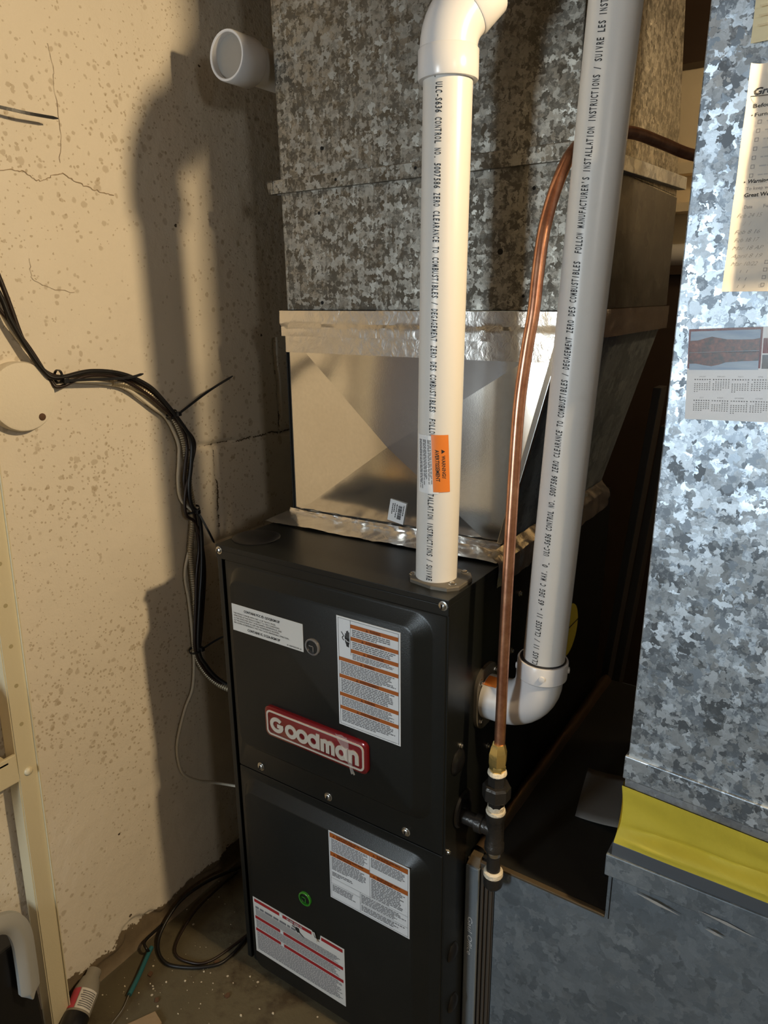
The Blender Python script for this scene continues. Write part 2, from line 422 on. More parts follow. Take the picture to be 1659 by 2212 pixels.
# ---------------------------------------------------------------- room
def wall_disp(y, z):
    d = (vnoise(y, z, 5, 1) - .5) * 0.0045 + (vnoise(y, z, 26, 2) - .5) * 0.0010 + (vnoise(y, z, 90, 3) - .5) * 0.0006
    def groove(dist, w, depth): return -depth * np.clip(1 - np.abs(dist) / w, 0, 1)
    wob = (vnoise(y, z, 30, 5) - .5) * 0.007
    plas = np.clip((y - 0.10) / 0.05, 0, 1)          # joints are plastered over towards the front
    broken = np.clip((vnoise(y, z, 18, 7) - 0.22) * 4, 0.25, 1)
    g = groove(z - 0.992 + 0.02 * (y - .12) + wob, 0.007, 0.012) * plas * broken
    g = np.minimum(g, groove(y - 0.203 + wob, 0.006, 0.011) * np.where((z < 0.99) & (z > 0.79), 1, 0) * broken)
    g = np.minimum(g, groove(y - 0.395 + wob, 0.006, 0.010) * np.where((z > 0.99) & (z < 1.19), 1, 0) * broken)
    g = np.minimum(g, groove(z - 0.79 + wob, 0.006, 0.003) * plas)
    peel = 0.012 + 0.075 * vnoise(y, z, 26, 9)
    d = d + g - 0.007 * np.clip((peel - z) / 0.006, 0, 1) + 0.05 * np.clip((0.02 - z) / 0.05, 0, 1) ** 2
    return d
ys = np.concatenate([np.linspace(-3.3, -0.6, 28)[:-1], np.linspace(-0.6, -0.36, 17)[:-1], np.arange(-0.36, 0.60, 0.004), np.linspace(0.60, 1.3, 30)])
zs = np.concatenate([np.arange(0.0, 1.80, 0.005), np.linspace(1.80, 2.3, 12)])
Y, Z = np.meshgrid(ys, zs); X = -0.2 + wall_disp(Y, Z)
ny, nz_ = len(ys), len(zs)
idx = np.arange(ny * nz_).reshape(nz_, ny)
quads = np.stack([idx[:-1, :-1], idx[:-1, 1:], idx[1:, 1:], idx[1:, :-1]], -1).reshape(-1, 4)
cy = (Y[:-1, :-1] + Y[1:, 1:]).reshape(-1) / 2; cz = (Z[:-1, :-1] + Z[1:, 1:]).reshape(-1) / 2
blk = np.zeros(len(cy), int)
zj = 0.992 - 0.02 * (cy - .12)
blk[(cy > .13) & (cy < .395) & (cz > zj) & (cz < 1.19)] = 1
blk[(cy >= .395) & (cy < .795) & (cz > zj) & (cz < 1.19)] = 2
blk[(cy > .13) & (cy < .203) & (cz <= zj) & (cz > .79)] = 3
blk[(cy >= .203) & (cy < .603) & (cz <= zj) & (cz > .79)] = 4
allv = np.stack([X, Y, Z], -1).reshape(-1, 3)
wall_left = None
for b in range(5):
    q = quads[blk == b]; u, iv = np.unique(q, return_inverse=True)
    me = bpy.data.meshes.new('wall_left' if b == 0 else 'concrete_block')
    me.from_pydata(allv[u].tolist(), [], iv.reshape(-1, 4).tolist()); me.materials.append(M['wall'])
    for p in me.polygons: p.use_smooth = True
    o = bpy.data.objects.new(me.name, me); col.objects.link(o)
    if b == 0: wall_left = struct(o)
    else: o.parent = wall_left
backing = MB().box((-0.34, -3.3, 0), (-0.225, 1.3, 2.3)).build('wall_backing', M['wall'], wall_left)
def crack(pts, w=0.0012):
    mb = MB(); P = smooth_path(pts, 6); P = [p + Vector((0, random.uniform(-.0016, .0016), random.uniform(-.0016, .0016))) for p in P]
    L = []
    for i, p in enumerate(P):
        x = -0.2 + float(wall_disp(np.array([p.y]), np.array([p.z]))[0]) + 0.0012
        d = (P[min(i + 1, len(P) - 1)] - P[max(i - 1, 0)]).normalized(); n = Vector((0, -d.z, d.y)); ww = w * random.uniform(.5, 1.1)
        L.append((Vector((x, p.y, p.z)) + n * ww / 2, Vector((x, p.y, p.z)) - n * ww / 2))
    vs = [q for l in L for q in l]
    mb.add(vs, [(2 * i, 2 * i + 1, 2 * i + 3, 2 * i + 2) for i in range(len(L) - 1)])
    return mb.build('hairline_crack', M['crack'], wall_left)
crack([(-.2, -.165, 1.449), (-.2, -.134, 1.451), (-.2, -.118, 1.444), (-.2, -.103, 1.441), (-.2, -.085, 1.45), (-.2, -.066, 1.455), (-.2, -.045, 1.446), (-.2, -.024, 1.440), (-.2, .0, 1.436), (-.2, .022, 1.434)], .0013)
crack([(-.2, -.138, 1.329), (-.2, -.139, 1.303), (-.2, -.118, 1.29), (-.2, -.071, 1.281)], .0007)
crack([(-.2, -.066, 1.631), (-.2, -.060, 1.603), (-.2, -.063, 1.572), (-.2, -.061, 1.516), (-.2, -.069, 1.471)], .0007)

def joint_crack(a, b, w, n):
    rg = random.Random(int(abs(a[0] * 1000 + a[1] * 777)))
    for k in range(n):
        t0 = (k + rg.uniform(0, .2)) / n; t1 = t0 + rg.uniform(.45, .95) / n
        pts = []
        for i in range(5):
            t_ = t0 + (t1 - t0) * i / 4; y_ = a[0] + (b[0] - a[0]) * t_; z_ = a[1] + (b[1] - a[1]) * t_
            wb_ = float((vnoise(np.array([y_]), np.array([z_]), 30, 5)[0] - .5) * 0.007)
            pts.append((-.2, y_ - (wb_ if a[0] == b[0] else 0), z_ - (wb_ if a[0] != b[0] else 0)))
        o = crack(pts, w); o.name = 'mortar_crack'; o.data.materials[0] = M['mortardirt']
joint_crack((.125, .992), (.44, .986), .0034, 7)
joint_crack((.203, .985), (.203, .80), .0042, 4)
joint_crack((.395, 1.18), (.395, 1.0), .0034, 4)
struct(MB().box((-0.4, -3.4, -0.1), (4.0, 1.4, 0.0)).build('floor', M['floor']))
ceil = struct(MB().box((-0.4, -3.4, 2.3), (4.0, 1.4, 2.4)).build('ceiling', M['ceilingwood']))
for i in range(10):
    MB().box((-0.19 + i * 0.42, -3.25, 2.14), (-0.15 + i * 0.42, 1.2, 2.3)).build('joist', M['ceilingwood'], ceil)
MB().box((0.0, 1.19, 1.785), (3.9, 1.245, 2.14)).build('header_beam', M['brownpanel'], ceil)
wb = struct(MB().box((-0.2, 1.25, 0), (4.0, 1.35, 2.3)).build('wall_back', M['plaster']))
struct(MB().box((-0.2, -3.4, 0), (4.0, -3.3, 2.3)).build('wall_front', M['roomwall']))
struct(MB().box((3.9, -3.3, 0), (4.0, 1.25, 2.3)).build('wall_right', M['roomwall']))

# things on the back wall, seen in the gap beside the plenum
o = MB().box((0.05, 1.10, 0.0), (1.6, 1.245, 1.315)).box((0.03, 1.085, 1.315), (1.62, 1.246, 1.335)).build('brown_cabinet', M['brownpanel'])
tag(o, 'dark brown wooden cabinet against back wall, seen in gap behind plenum', 'cabinet')
o = MB().tube([(0.05, 1.17, 1.362), (1.55, 1.17, 1.362)], 0.026, 16).build('white_pipe', M['pvc'], smooth=40)
tag(o, 'horizontal white pipe lying on top of the dark brown cabinet', 'pipe')
o = MB().box((0.05, 1.17, 1.462), (1.6, 1.248, 1.482)).box((0.05, 1.20, 1.55), (1.6, 1.248, 1.575)).build('wall_ledge', M['plaster'])
tag(o, 'beige wooden ledge boards fixed along the back wall above white pipe', 'ledge')
# two leaning panels behind the furnace
for i, (x, y, h) in enumerate(((0.385, 0.86, 1.075), (0.40, 0.93, 0.98))):
    mb = MB(); dx = 0.092 * h / 1.07
    mb.hexa([(x, y, 0), (x + .018, y, 0), (x + .018, y + .05, 0), (x, y + .05, 0), (x + dx, y, h), (x + dx + .018, y, h), (x + dx + .018, y + .05, h), (x + dx, y + .05, h)])
    o = mb.build('leaning_board', M['darkpanel'], bevel=.0015)
    tag(o, ('taller' if i == 0 else 'shorter') + ' of two narrow dark boards leaning in the gap behind furnace', 'board')

# ---------------------------------------------------------------- furnace
W = 0.4445; D = 0.72; H = 0.876
fur = thing('furnace', 'black gas furnace cabinet with two embossed doors and red badge', 'furnace', (W / 2, D / 2, 0))
MB().box((0, 0.002, 0.0), (0.010, D, H - .009)).build('left_side_panel', M['black'], fur, bevel=.001)
side = MB().box((W - .010, 0.002, 0.0), (W, D, H - .009)).build('right_side_panel', M['black'], fur, bevel=.001)
MB().box((0.010, D - .01, 0), (W - .010, D, H - .009)).build('back_panel', M['black'], fur)
MB().box((0.010, 0.03, 0.0), (W - .010, D - .01, 0.012)).build('base_pan', M['black'], fur)
top = MB().box((0, 0, H - .009), (W, D, H)).box((0.0, 0.0, H - .024), (W, 0.0018, H - .009)).build('top_panel', M['black'], fur, bevel=.0008)
MB().box((0.010, 0.035, 0.012), (W - .010, 0.045, H - .010)).build('inner_baffle', M['dark'], fur)

def door(name, px0, px1, pz0, pz1, ex0, ex1, ez0, ez1, ix0, ix1, iz0, iz1):
    def L(a, y): return [(x, y, z) for x, z in a]
    loops = [L(rr(px0, px1, pz0, pz1, .003), .020), L(rr(px0, px1, pz0, pz1, .003), .001), L(rr(px0 + .001, px1 - .001, pz0 + .001, pz1 - .001, .003), 0.0),
             L(rr(ex0, ex1, ez0, ez1, .034), 0.0),
             L(rr(ex0 + (ix0 - ex0) * .12, ex1 + (ix1 - ex1) * .12, ez0 + (iz0 - ez0) * .12, ez1 + (iz1 - ez1) * .12, .031), -.0008),
             L(rr(ex0 + (ix0 - ex0) * .86, ex1 + (ix1 - ex1) * .86, ez0 + (iz0 - ez0) * .86, ez1 + (iz1 - ez1) * .86, .020), -.0138),
             L(rr(ix0, ix1, iz0, iz1, .016), -.015)]
    return MB().loft(loops).build(name, M['black'], fur, smooth=28)
upper = door('upper_door', .019, .4415, .4565, .852, .029, .423, .503, .848, .043, .395, .520, .826)
lower = door('lower_door', .019, .4415, .004, .4545, .029, .423, .008, .440, .042, .396, .020, .417)
YF = -.0153
def fplane(dy): return lambda x, z: (x, YF - dy, z)
F0, F1, F2 = fplane(.0002), fplane(.0005), fplane(.0008)
def sticker(name, parent, x0, x1, z0, z1, m):
    return MB().box((x0, YF - .0002, z0), (x1, YF + .0002, z1)).build(name, m, parent)

# communications label
lb = lab(sticker('approval_label', upper, .0445, .197, .737, .785, M['labelgrey']), 'grey printed approval label')
mb = MB()
put_text(mb, 'CONTAINS FCC ID: QOQBGM13P', F1, .072, .150, .7745, .0042, None, .03)
for i, (s, xe) in enumerate((('THIS DEVICE COMPLIES WITH PART 15 OF THE FCC RULES.', .141), ('OPERATION OF THIS DEVICE IS SUBJECT TO TWO CONDITIONS:', .149), ('(1) THIS DEVICE MAY NOT CAUSE HARMFUL INTERFERENCE, AND', .153), ('(2) THIS DEVICE MUST ACCEPT ANY INTERFERENCE RECEIVED,', .148), ('INCLUDING INTERFERENCE THAT MAY CAUSE UNDESIRABLE OPERATION.', .168))):
    put_text(mb, s, F1, .048, xe, .7678 - i * .0043, .0027)
put_text(mb, 'CONTAINS IC: 5123A-BGM13P', F1, .078, .149, .7422, .0042, None, .03)
put_text(mb, '0140M00549-A', F1, .163, .193, .7395, .0027)
mb.build('printed_text', M['ink'], lb, fix=False)

# tall orange banded warning label
wl = lab(sticker('warning_label', upper, .2637, .3767, .633, .817, M['label']), 'tall white warning label with orange bands')
mb = MB()
x0, x1, z0, z1 = .2665, .374, .6355, .8145
for a, b, c, d in ((x0, x1, z1 - .0006, z1), (x0, x1, z0, z0 + .0006), (x0, x0 + .0006, z0, z1), (x1 - .0006, x1, z0, z1), (.2890, .2896, .7575, z1)): rect(mb, F1, a, b, c, d, M['greyink'])
bands = [(.2893, .8085, 'WARNING'), (.2893, .7885, 'AVERTISSEMENT'), (.2893, .7685, 'ADVERTENCIA'), (.2668, .7505, 'WARNING'), (.2668, .7215, 'AVERTISSEMENT'), (.2668, .6905, 'WARNING'), (.2668, .6675, 'AVERTISSEMENT')]
for i, (bx, bz, s) in enumerate(bands):
    ob = MB(); rect(ob, F1, bx, x1 - .0007, bz - .0062, bz, M['orange'])
    xc = (bx + x1) / 2; w = len(s) * .0027
    put_text(ob, s, F2, xc - w / 2 + .002, xc + w / 2 + .002, bz - .0052, .0042, M['darkorange'], .03)
    tx = xc - w / 2 - .003; ob.add([F2(tx - .0022, bz - .0054), F2(tx + .0022, bz - .0054), F2(tx, bz - .0010)], [(0, 1, 2)], M['darkorange'])
    ob.build('orange_band', None, wl, fix=False)
    ze = (bands[i + 1][1] if i < 6 else z0 + .004)
    if i == 2: ze = .7510
    n = max(3, int((bz - .0062 - ze) / .0028))
    micro(mb, F1, bx + .003, x1 - .004, bz - .0072, ze + .001, n, M['greyink'], .58, .15, i)
wire = [(.2725, .7925), (.2745, .7895), (.2765, .7865), (.2740, .7835), (.2755, .7805), (.2775, .7795)]
P = smooth_path([(x, 0, z) for x, z in wire], 5)
for a, b in zip(P[:-1], P[1:]):
    n = Vector((-(b - a).z, 0, (b - a).x)).normalized() * .0007
    mb.add([F1((a + n).x, (a + n).z), F1((a - n).x, (a - n).z), F1((b - n).x, (b - n).z), F1((b + n).x, (b + n).z)], [(0, 1, 2, 3)], M['ink'])
for k, (fx, ft) in enumerate(((.2795, .7915), (.2815, .7955), (.2835, .7965), (.2855, .7945))): rect(mb, F1, fx, fx + .0016, .7830, ft, M['ink'])
mb.add([F1(*p) for p in ((.2783, .7880), (.2793, .7870), (.2800, .7800), (.2790, .7800))], [(0, 1, 2, 3)], M['ink'])
mb.add([F1(*p) for p in ((.2795, .7838), (.2872, .7838), (.2872, .7770), (.2860, .7730), (.2862, .7695), (.2815, .7705), (.2810, .7735), (.2793, .7775))], [tuple(range(8))], M['ink'])
mb.add([F2(*p) for p in ((.2793, .7822), (.2830, .7808), (.2826, .7796), (.2876, .7790), (.2876, .7781), (.2815, .7786), (.2820, .7800), (.2793, .7812))], [tuple(range(8))], M['label'])
mb.build('printed_text', None, wl, fix=False)

# sight glasses
def sight(parent, x, z, r, glass, name):
    ring = MB().lathe((x, YF + .0005, z), (0, -1, 0), [(0, r * 1.0), (.0035, r * .98), (.0042, r * .90), (.0038, r * .78), (-.004, r * .74), (-.004, 0)], 28, glass).build(name, glass, parent, smooth=40)
    b = MB().box((x - .0008, YF - .0006, z - r * .7), (x + .0008, YF, z)).box((x - r * .6, YF - .0006, z - .0009), (x, YF, z + .0007))
    b.build('lens_web', glass, ring)
    return ring
lab(sight(upper, .2165, .752, .0142, M['ringclear'], 'sight_glass'), 'clear round sight glass')
lab(sight(lower, .176, .249, .0140, M['greenglass'], 'sight_glass'), 'green round sight glass')

# red badge
bx0, bx1, bz0, bz1 = .111, .320, .563, .619
def L2(a, y): return [(x, y, z) for x, z in a]
badge = MB().loft([L2(rr(bx0, bx1, bz0, bz1, .010), YF + .0003), L2(rr(bx0, bx1, bz0, bz1, .010), YF - .0055), L2(rr(bx0 + .002, bx1 - .002, bz0 + .002, bz1 - .002, .009), YF - .0072)]).build('name_badge', M['badge_red'], upper, smooth=40)
lab(badge, 'red badge with silver raised lettering')
a = rr(bx0 + .0052, bx1 - .0052, bz0 + .0052, bz1 - .0052, .0085); b = rr(bx0 + .0082, bx1 - .0082, bz0 + .0082, bz1 - .0082, .0065)
YB = YF - .0072
MB().loft([L2(a, YB + .0003), L2(a, YB - .0011), L2(b, YB - .0011), L2(b, YB + .0003)], None, False, False).build('badge_border', M['silver'], badge, smooth=40)
# raised rounded letters, stroke by stroke
let = MB(); RW = .0035; nst = [0]
def stroke(pts, closed=False):
    nst[0] += 1; e = nst[0] * .00005; Pt = [Vector((x, 0, z)) for x, z in pts]; n = len(Pt); a = []; b = []
    for i in range(n):
        p0 = Pt[(i - 1) % n] if (closed or i > 0) else Pt[i]; p1 = Pt[(i + 1) % n] if (closed or i < n - 1) else Pt[i]
        d = (p1 - p0).normalized(); nn = Vector((-d.z, 0, d.x)) * RW; a.append(Pt[i] + nn); b.append(Pt[i] - nn)
    loops = [[(p.x, YB + .0002, p.z) for p in a], [(p.x, YB - .0012 - e, p.z) for p in a], [(p.x, YB - .0012 - e, p.z) for p in b], [(p.x, YB + .0002, p.z) for p in b]]
    vs = [q for l in loops for q in l]; fs = []
    for k in range(3):
        for i in range(n if closed else n - 1):
            j = (i + 1) % n; fs.append((k * n + i, k * n + j, (k + 1) * n + j, (k + 1) * n + i))
    if not closed: fs += [(0, n, 2 * n, 3 * n), (n - 1, 4 * n - 1, 3 * n - 1, 2 * n - 1)]
    let.add(vs, fs)
def arc(cx, cz, rx, rz, a0, a1, n=18): return [(cx + rx * math.cos(math.radians(a0 + (a1 - a0) * k / n)), cz + rz * math.sin(math.radians(a0 + (a1 - a0) * k / n))) for k in range(n + 1)]
zb = .580; R = .0092
stroke(arc(.1385, zb + .0102, .0112, .0106, 42, 355, 26)); stroke([(.1394, zb + .0093), (.1525, zb + .0093)])
for cx in (.1690, .1925): stroke(arc(cx, zb + R - .001, R, R, 0, 360 - 15, 24), True)
stroke(arc(.2160, zb + R - .001, R, R, 0, 360 - 15, 24), True); stroke([(.2255, zb - .0035), (.2255, zb + .0245)])
def arch(xl, xr, z0_, zt): 
    r = (xr - xl) / 2; return [(xl, z0_)] + arc((xl + xr) / 2, zt - r, r, r, 180, 0, 12) + [(xr, z0_)]
stroke([(.2345, zb - .0035), (.2345, zb + .0185)]); stroke(arch(.2345, .2450, zb - .0035, zb + .0168)); stroke(arch(.2450, .2555, zb - .0035, zb + .0168))
stroke(arc(.2720, zb + R - .0015, R * .9, R, 0, 345, 24), True); stroke([(.2808, zb - .0035), (.2808, zb + .0185)])
stroke([(.2895, zb - .0035), (.2895, zb + .0185)]); stroke(arch(.2895, .3020, zb - .0035, zb + .0168))
lab(let.build('raised_lettering', M['silver'], badge, smooth=35), 'silver raised Goodman lettering')
# torn protective film on the badge
fm = NT('clear_film'); fm.bs(Base_Color=(.9, .88, .85), Roughness=.12, Alpha=.22); M['film'] = fm.m
def film(u, v):
    x = .262 + .030 * v + u * (.022 - .016 * v); z = .620 - .062 * v
    return (x, YB - .0022 - .0012 * math.sin(u * 9 + v * 14), z)
MB().grid(film, 10, 20).build('protective_film', M['film'], badge, smooth=60)

# lower labels
l3 = lab(sticker('warning_label', lower, .2337, .3925, .2835, .4205, M['label']), 'white label with orange bands and four blocks')
mb = MB(); x0, x1, z0, z1 = .2360, .3900, .2860, .4180; xm = .3165
for a, b, c, d in ((x0, x1, z1 - .0005, z1), (x0, x1, z0, z0 + .0005), (x0, x0 + .0005, z0, z1), (x1 - .0005, x1, z0, z1), (xm, xm + .0005, .3245, z1), (.2965, .297, z0, .3260), (x0, .2965, .3150, .3154), (x0, x1, .3260, .3264), (.2965, x1, .3040, .3044)): rect(mb, F1, a, b, c, d, M['greyink'])
for bx, bxe, bz in ((x0 + .0005, xm, .4172), (xm + .0005, x1 - .0005, .4172), (x0 + .0005, xm, .3800), (xm + .0005, x1 - .0005, .3760)):
    ob = MB(); rect(ob, F1, bx, bxe, bz - .0088, bz, M['orange'])
    ob.add([F2(bx + .006, bz - .0062), F2(bx + .0105, bz - .0062), F2(bx + .0082, bz - .0022)], [(0, 1, 2)], M['darkorange'])
    micro(ob, F2, bx + .014, bxe - .012, bz - .0010, bz - .0078, 2, M['darkorange'], .7, .2, int(bz * 999))
    ob.build('orange_band', None, l3, fix=False)
micro(mb, F1, x0 + .003, xm - .003, .4070, .3815, 10, M['greyink'], .58, .12, 21); micro(mb, F1, xm + .003, x1 - .004, .4070, .3880, 7, M['greyink'], .58, .12, 22)
micro(mb, F1, x0 + .003, xm - .006, .3700, .3440, 9, M['greyink'], .58, .2, 23); micro(mb, F1, xm + .003, x1 - .004, .3660, .3275, 12, M['greyink'], .58, .2, 24)
micro(mb, F1, x0 + .003, .284, .3400, .3310, 3, M['greyink'], .6, .25, 25); micro(mb, F1, x0 + .003, .292, .3130, .2990, 5, M['greyink'], .58, .25, 26)
micro(mb, F1, .299, x1 - .004, .3240, .3060, 6, M['greyink'], .58, .25, 27); micro(mb, F1, .299, x1 - .004, .3020, .2900, 4, M['greyink'], .58, .25, 28)
mb.build('printed_text', None, l3, fix=False)

# red banded label with a tear in its upper edge
ax0, ax1, az0, az1 = .0440, .2595, .0545, .1840
out = [(ax0, az0), (ax1, az0), (ax1, az1), (.2070, az1), (.2055, az1 - .010), (.2010, az1 - .0125), (.1935, az1 - .013), (.1880, az1 - .002), (.1870, az1), (ax0, az1)]
l4 = MB().loft([[(x, YF + .0002, z) for x, z in out], [(x, YF - .0002, z) for x, z in out]]).build('danger_label', M['labelgrey'], lower)
lab(l4, 'wide grey white label with dark red bands and a torn top edge')
mb = MB(); e0, e1 = ax0 + .0035, ax1 - .0035
for s0, s1, bz in ((e0, .1100, .1810), (.1180, .1865, .1810), (.2085, e1, .1810), (e0, .1100, .1420), (.1180, e1, .1420), (e0, .1100, .1130), (.1180, e1, .1130)):
    ob = MB(); rect(ob, F1, s0, s1, bz - .0068, bz, M['red']); ob.build('red_band', None, l4, fix=False)
for bz, s in ((.1810, 'AVERTISSEMENT'), (.1420, None), (.1130, 'ADVERTENCIA')):
    mb.add([F1(.1103, bz - .0068), F1(.1177, bz - .0068), F1(.114, bz - .0008)], [(0, 1, 2)], M['label'])
micro(mb, F2, .128, .165, .1795, .1750, 1, M['paleink'], .8, .0, 31)
micro(mb, F1, e0 + .002, .150, .1650, .1590, 1, M['greyink'], .8, .05, 32)
micro(mb, F1, e0 + .002, e1 - .003, .1590, .1435, 7, M['greyink'], .55, .08, 33)
micro(mb, F1, e0 + .002, e1 - .003, .1340, .1150, 8, M['greyink'], .55, .08, 34); micro(mb, F1, e0 + .002, e1 - .003, .1050, .0620, 16, M['greyink'], .55, .08, 35)
for pts in (((.1405, .1705), (.1500, .1690), (.1500, .1668), (.1405, .1683)), ((.1490, .1715), (.1570, .1715), (.1590, .1630), (.1530, .1600), (.1485, .1650)), ((.1560, .1655), (.1680, .1585), (.1680, .1560), (.1555, .1625)), ((.1420, .1745), (.1480, .1720), (.1475, .1708), (.1420, .1730))):
    mb.add([F1(*p) for p in pts], [tuple(range(len(pts)))], M['ink'])
mb.build('printed_text', None, l4, fix=False)
flap = MB(); flap.grid(lambda u, v: (.1885 + .0115 * v + u * .007 * (1 - v * .4), YF - .0008 - .007 * u * (0.3 + v) * 0.6, .1835 - .016 * v + .002 * u), 3, 5)
lab(flap.build('torn_flap', M['paper'], l4, smooth=60), 'curled torn paper flap')

# screws
def screw(parent, p, ax, r=.0052, m=None, hexhead=False, slot=True):
    p = Vector(p); ax = Vector(ax).normalized(); mb = MB()
    mb.lathe(p - ax * .001, ax, [(0, r * 1.35), (.0015, r * 1.35), (.0018, r), (.004, r * .96), (.0052, r * .6)], 6 if hexhead else 16)
    if slot:
        u = ax.orthogonal().normalized(); u = (Matrix.Rotation(0.6, 3, ax) @ u); w = ax.cross(u); c = p + ax * .0050
        mb.hexa([c + u * r * sx * .8 + w * sy * r * .16 + ax * h for h in (0, .0006) for sx, sy in ((-1, -1), (1, -1), (1, 1), (-1, 1))], M['dark'])
        mb.mats = [m or M['steel'], M['dark']]; mb.mi = [0] * (len(mb.f) - 6) + [1] * 6
    return mb.build('screw', m or M['steel'], parent, smooth=35)
for x in (.073, .224, .3765): screw(upper, (x, 0, .4715), (0, -1, 0), .0058)
screw(top, (.436, 0, .8665), (0, -1, 0), .0052); screw(top, (.008, 0, .8665), (0, -1, 0), .0050)
for y, z in ((.045, .625), (.140, .571), (.221, .706), (.012, .458), (.245, .80), (.30, .70), (.41, .64)): screw(side, (W, y, z), (1, 0, 0), .0038, slot=False)
# knockout plugs
def plug(parent, p, ax, r, name='knockout_plug', h=.006):
    return MB().lathe(Vector(p) - Vector(ax) * .001, ax, [(0, r * 1.0), (.0018, r * 1.02), (.003, r * .95), (h, r * .72), (h + .0012, r * .3)], 28).build(name, M['blackplastic'], parent, smooth=40)
plug(side, (W, .037, .602), (1, 0, 0), .0205); plug(side, (W, .034, .244), (1, 0, 0), .0165); plug(side, (W, .038, .133), (1, 0, 0), .0165)
MB().lathe((W - .001, .056, .508), (1, 0, 0), [(0, .030), (.003, .031), (.006, .028), (.006, .016), (0, .015)], 28).build('pipe_grommet', M['blackplastic'], side, smooth=40)
lab(plug(top, (.035, .062, H), (0, 0, 1), .0405, 'round_cover', .004), 'black round cover plate')
# yellow round sticker on the side, mostly behind the vent pipe
st = MB().lathe((W - .0005, .500, .630), (1, 0, 0), [(0, .055), (.0012, .055)], 32).build('round_sticker', M['yellow'], side)
MB().box((W + .0004, .445, .633), (W + .0010, .555, .636)).build('sticker_line', M['ink'], st)
# intake pipe flange on top
fl = []
for cx, cy_ in ((-.040, -.014), (-.028, -.032), (.010, -.040), (.034, -.036), (.046, -.022), (.046, .018), (.034, .036), (.012, .042), (-.024, .038), (-.040, .022)): fl.append((.393 + cx, .062 + cy_))
flange = MB().loft([[(x, y, H - .0005) for x, y in fl], [(x, y, H + .0045) for x, y in fl], [(.393 + (x - .393) * .97, .062 + (y - .062) * .97, H + .0055) for x, y in fl]]).build('pipe_flange', M['gasket'], top)
for x, y in ((.360, .046), (.427, .042), (.420, .092), (.372, .094)): screw(flange, (x, y, H + .0055), (0, 0, 1), .0044, hexhead=True, slot=False)
# exhaust flange on side
f2 = rr(.085, .158, .622, .726, .030)
flange2 = MB().loft([[(W - .0005, y, z) for y, z in f2], [(W + .0055, y, z) for y, z in f2]]).build('pipe_flange', M['gasket'], side, smooth=40)
for y, z in ((.098, .640), (.096, .708), (.147, .640), (.147, .708)): screw(flange2, (W + .0055, y, z), (1, 0, 0), .0042, hexhead=True, slot=False)

# ---------------------------------------------------------------- transition and supply plenum
trn = thing('plenum_transition', 'shiny sheet metal plenum transition with cross-broken front on top of furnace', 'duct', (.22, .45, H))
zb_, zt_ = H, 1.212
A0, A1, B1, B0 = Vector((.000, .207, zb_)), Vector((.4235, .207, zb_)), Vector((.503, .207, zt_)), Vector((.001, .207, zt_))
cen = Vector((.2195, .1925, 1.030))
mb = MB()
def tri(a, b, c, n=8):
    vs = []; fs = []; ix = {}
    for i in range(n + 1):
        for j in range(n + 1 - i):
            ix[(i, j)] = len(vs); p = a + (b - a) * (i / n) + (c - a) * (j / n); vs.append(p)
    for i in range(n):
        for j in range(n - i):
            fs.append((ix[(i, j)], ix[(i + 1, j)], ix[(i, j + 1)]))
            if j < n - i - 1: fs.append((ix[(i + 1, j)], ix[(i + 1, j + 1)], ix[(i, j + 1)]))
    mb.add(vs, fs)
# four flat facets of the cross-break
for a, b in ((A0, A1), (A1, B1), (B1, B0), (B0, A0)): tri(cen, a, b, 6)
lab(mb.build('front_panel', M['sheet'], trn, fix=True), 'shiny cross-broken front panel')
MB().hexa([(.001, .2075, zb_), (.4230, .2075, zb_), (.4230, .70, zb_), (.001, .70, zb_), (.002, .2075, zt_), (.502, .2075, zt_), (.502, .765, zt_), (.002, .765, zt_)]).build('body', M['galv_dull'], trn)
MB().hexa([(.4205, .2000, zb_ + .02), (.4300, .1985, zb_ + .02), (.4300, .2085, zb_ + .02), (.4205, .2085, zb_ + .02), (.4985, .2000, zt_), (.5085, .1985, zt_), (.5085, .2085, zt_), (.4985, .2085, zt_)]).build('corner_seam', M['steel'], trn, bevel=.001)
MB().box((-.0022, .2035, zb_ + .01), (-.0004, .210, zt_)).build('corner_seam', M['dark'], trn)
def crumple(fn, nu, nv, amp, seed, freq=40):
    def g(u, v):
        p, n = fn(u, v); k = float(vnoise(np.array([u * freq * 2 + seed]), np.array([v * freq * .35 + 3.3]), 1.0, seed)[0] - .5) + .5 * float(vnoise(np.array([u * freq * 5]), np.array([v * freq + 1.7]), 1.0, seed + 5)[0] - .5)
        return Vector(p) + Vector(n) * (k * amp)
    return g
def strip(name, fn, nu, nv, amp, seed, freq=40, parent=None, sm=30):
    return MB().grid(crumple(fn, nu, nv, amp, seed, freq), nu, nv).build(name, M['foil'], parent or trn, smooth=sm)
# upper tape bands on front, returning along right side
strip('foil_tape', lambda u, v: ((-.006 + u * .520, .1975 - (.003 if v > .45 else 0), 1.206 + v * .043), (0, -1, 0)), 90, 8, .0010, 1, 14)
strip('foil_tape', lambda u, v: ((-.001 + u * .505, .2018, 1.178 + v * .030), (0, -1, 0)), 70, 5, .0006, 2, 12)
strip('foil_tape', lambda u, v: ((.5145 + .001, .197 + u * .568, 1.206 + v * .043), (1, 0, 0)), 70, 6, .0025, 3, 16)
strip('foil_tape', lambda u, v: ((-.0075, .197 + u * .30, 1.206 + v * .043), (-1, 0, 0)), 30, 5, .0015, 4, 12)
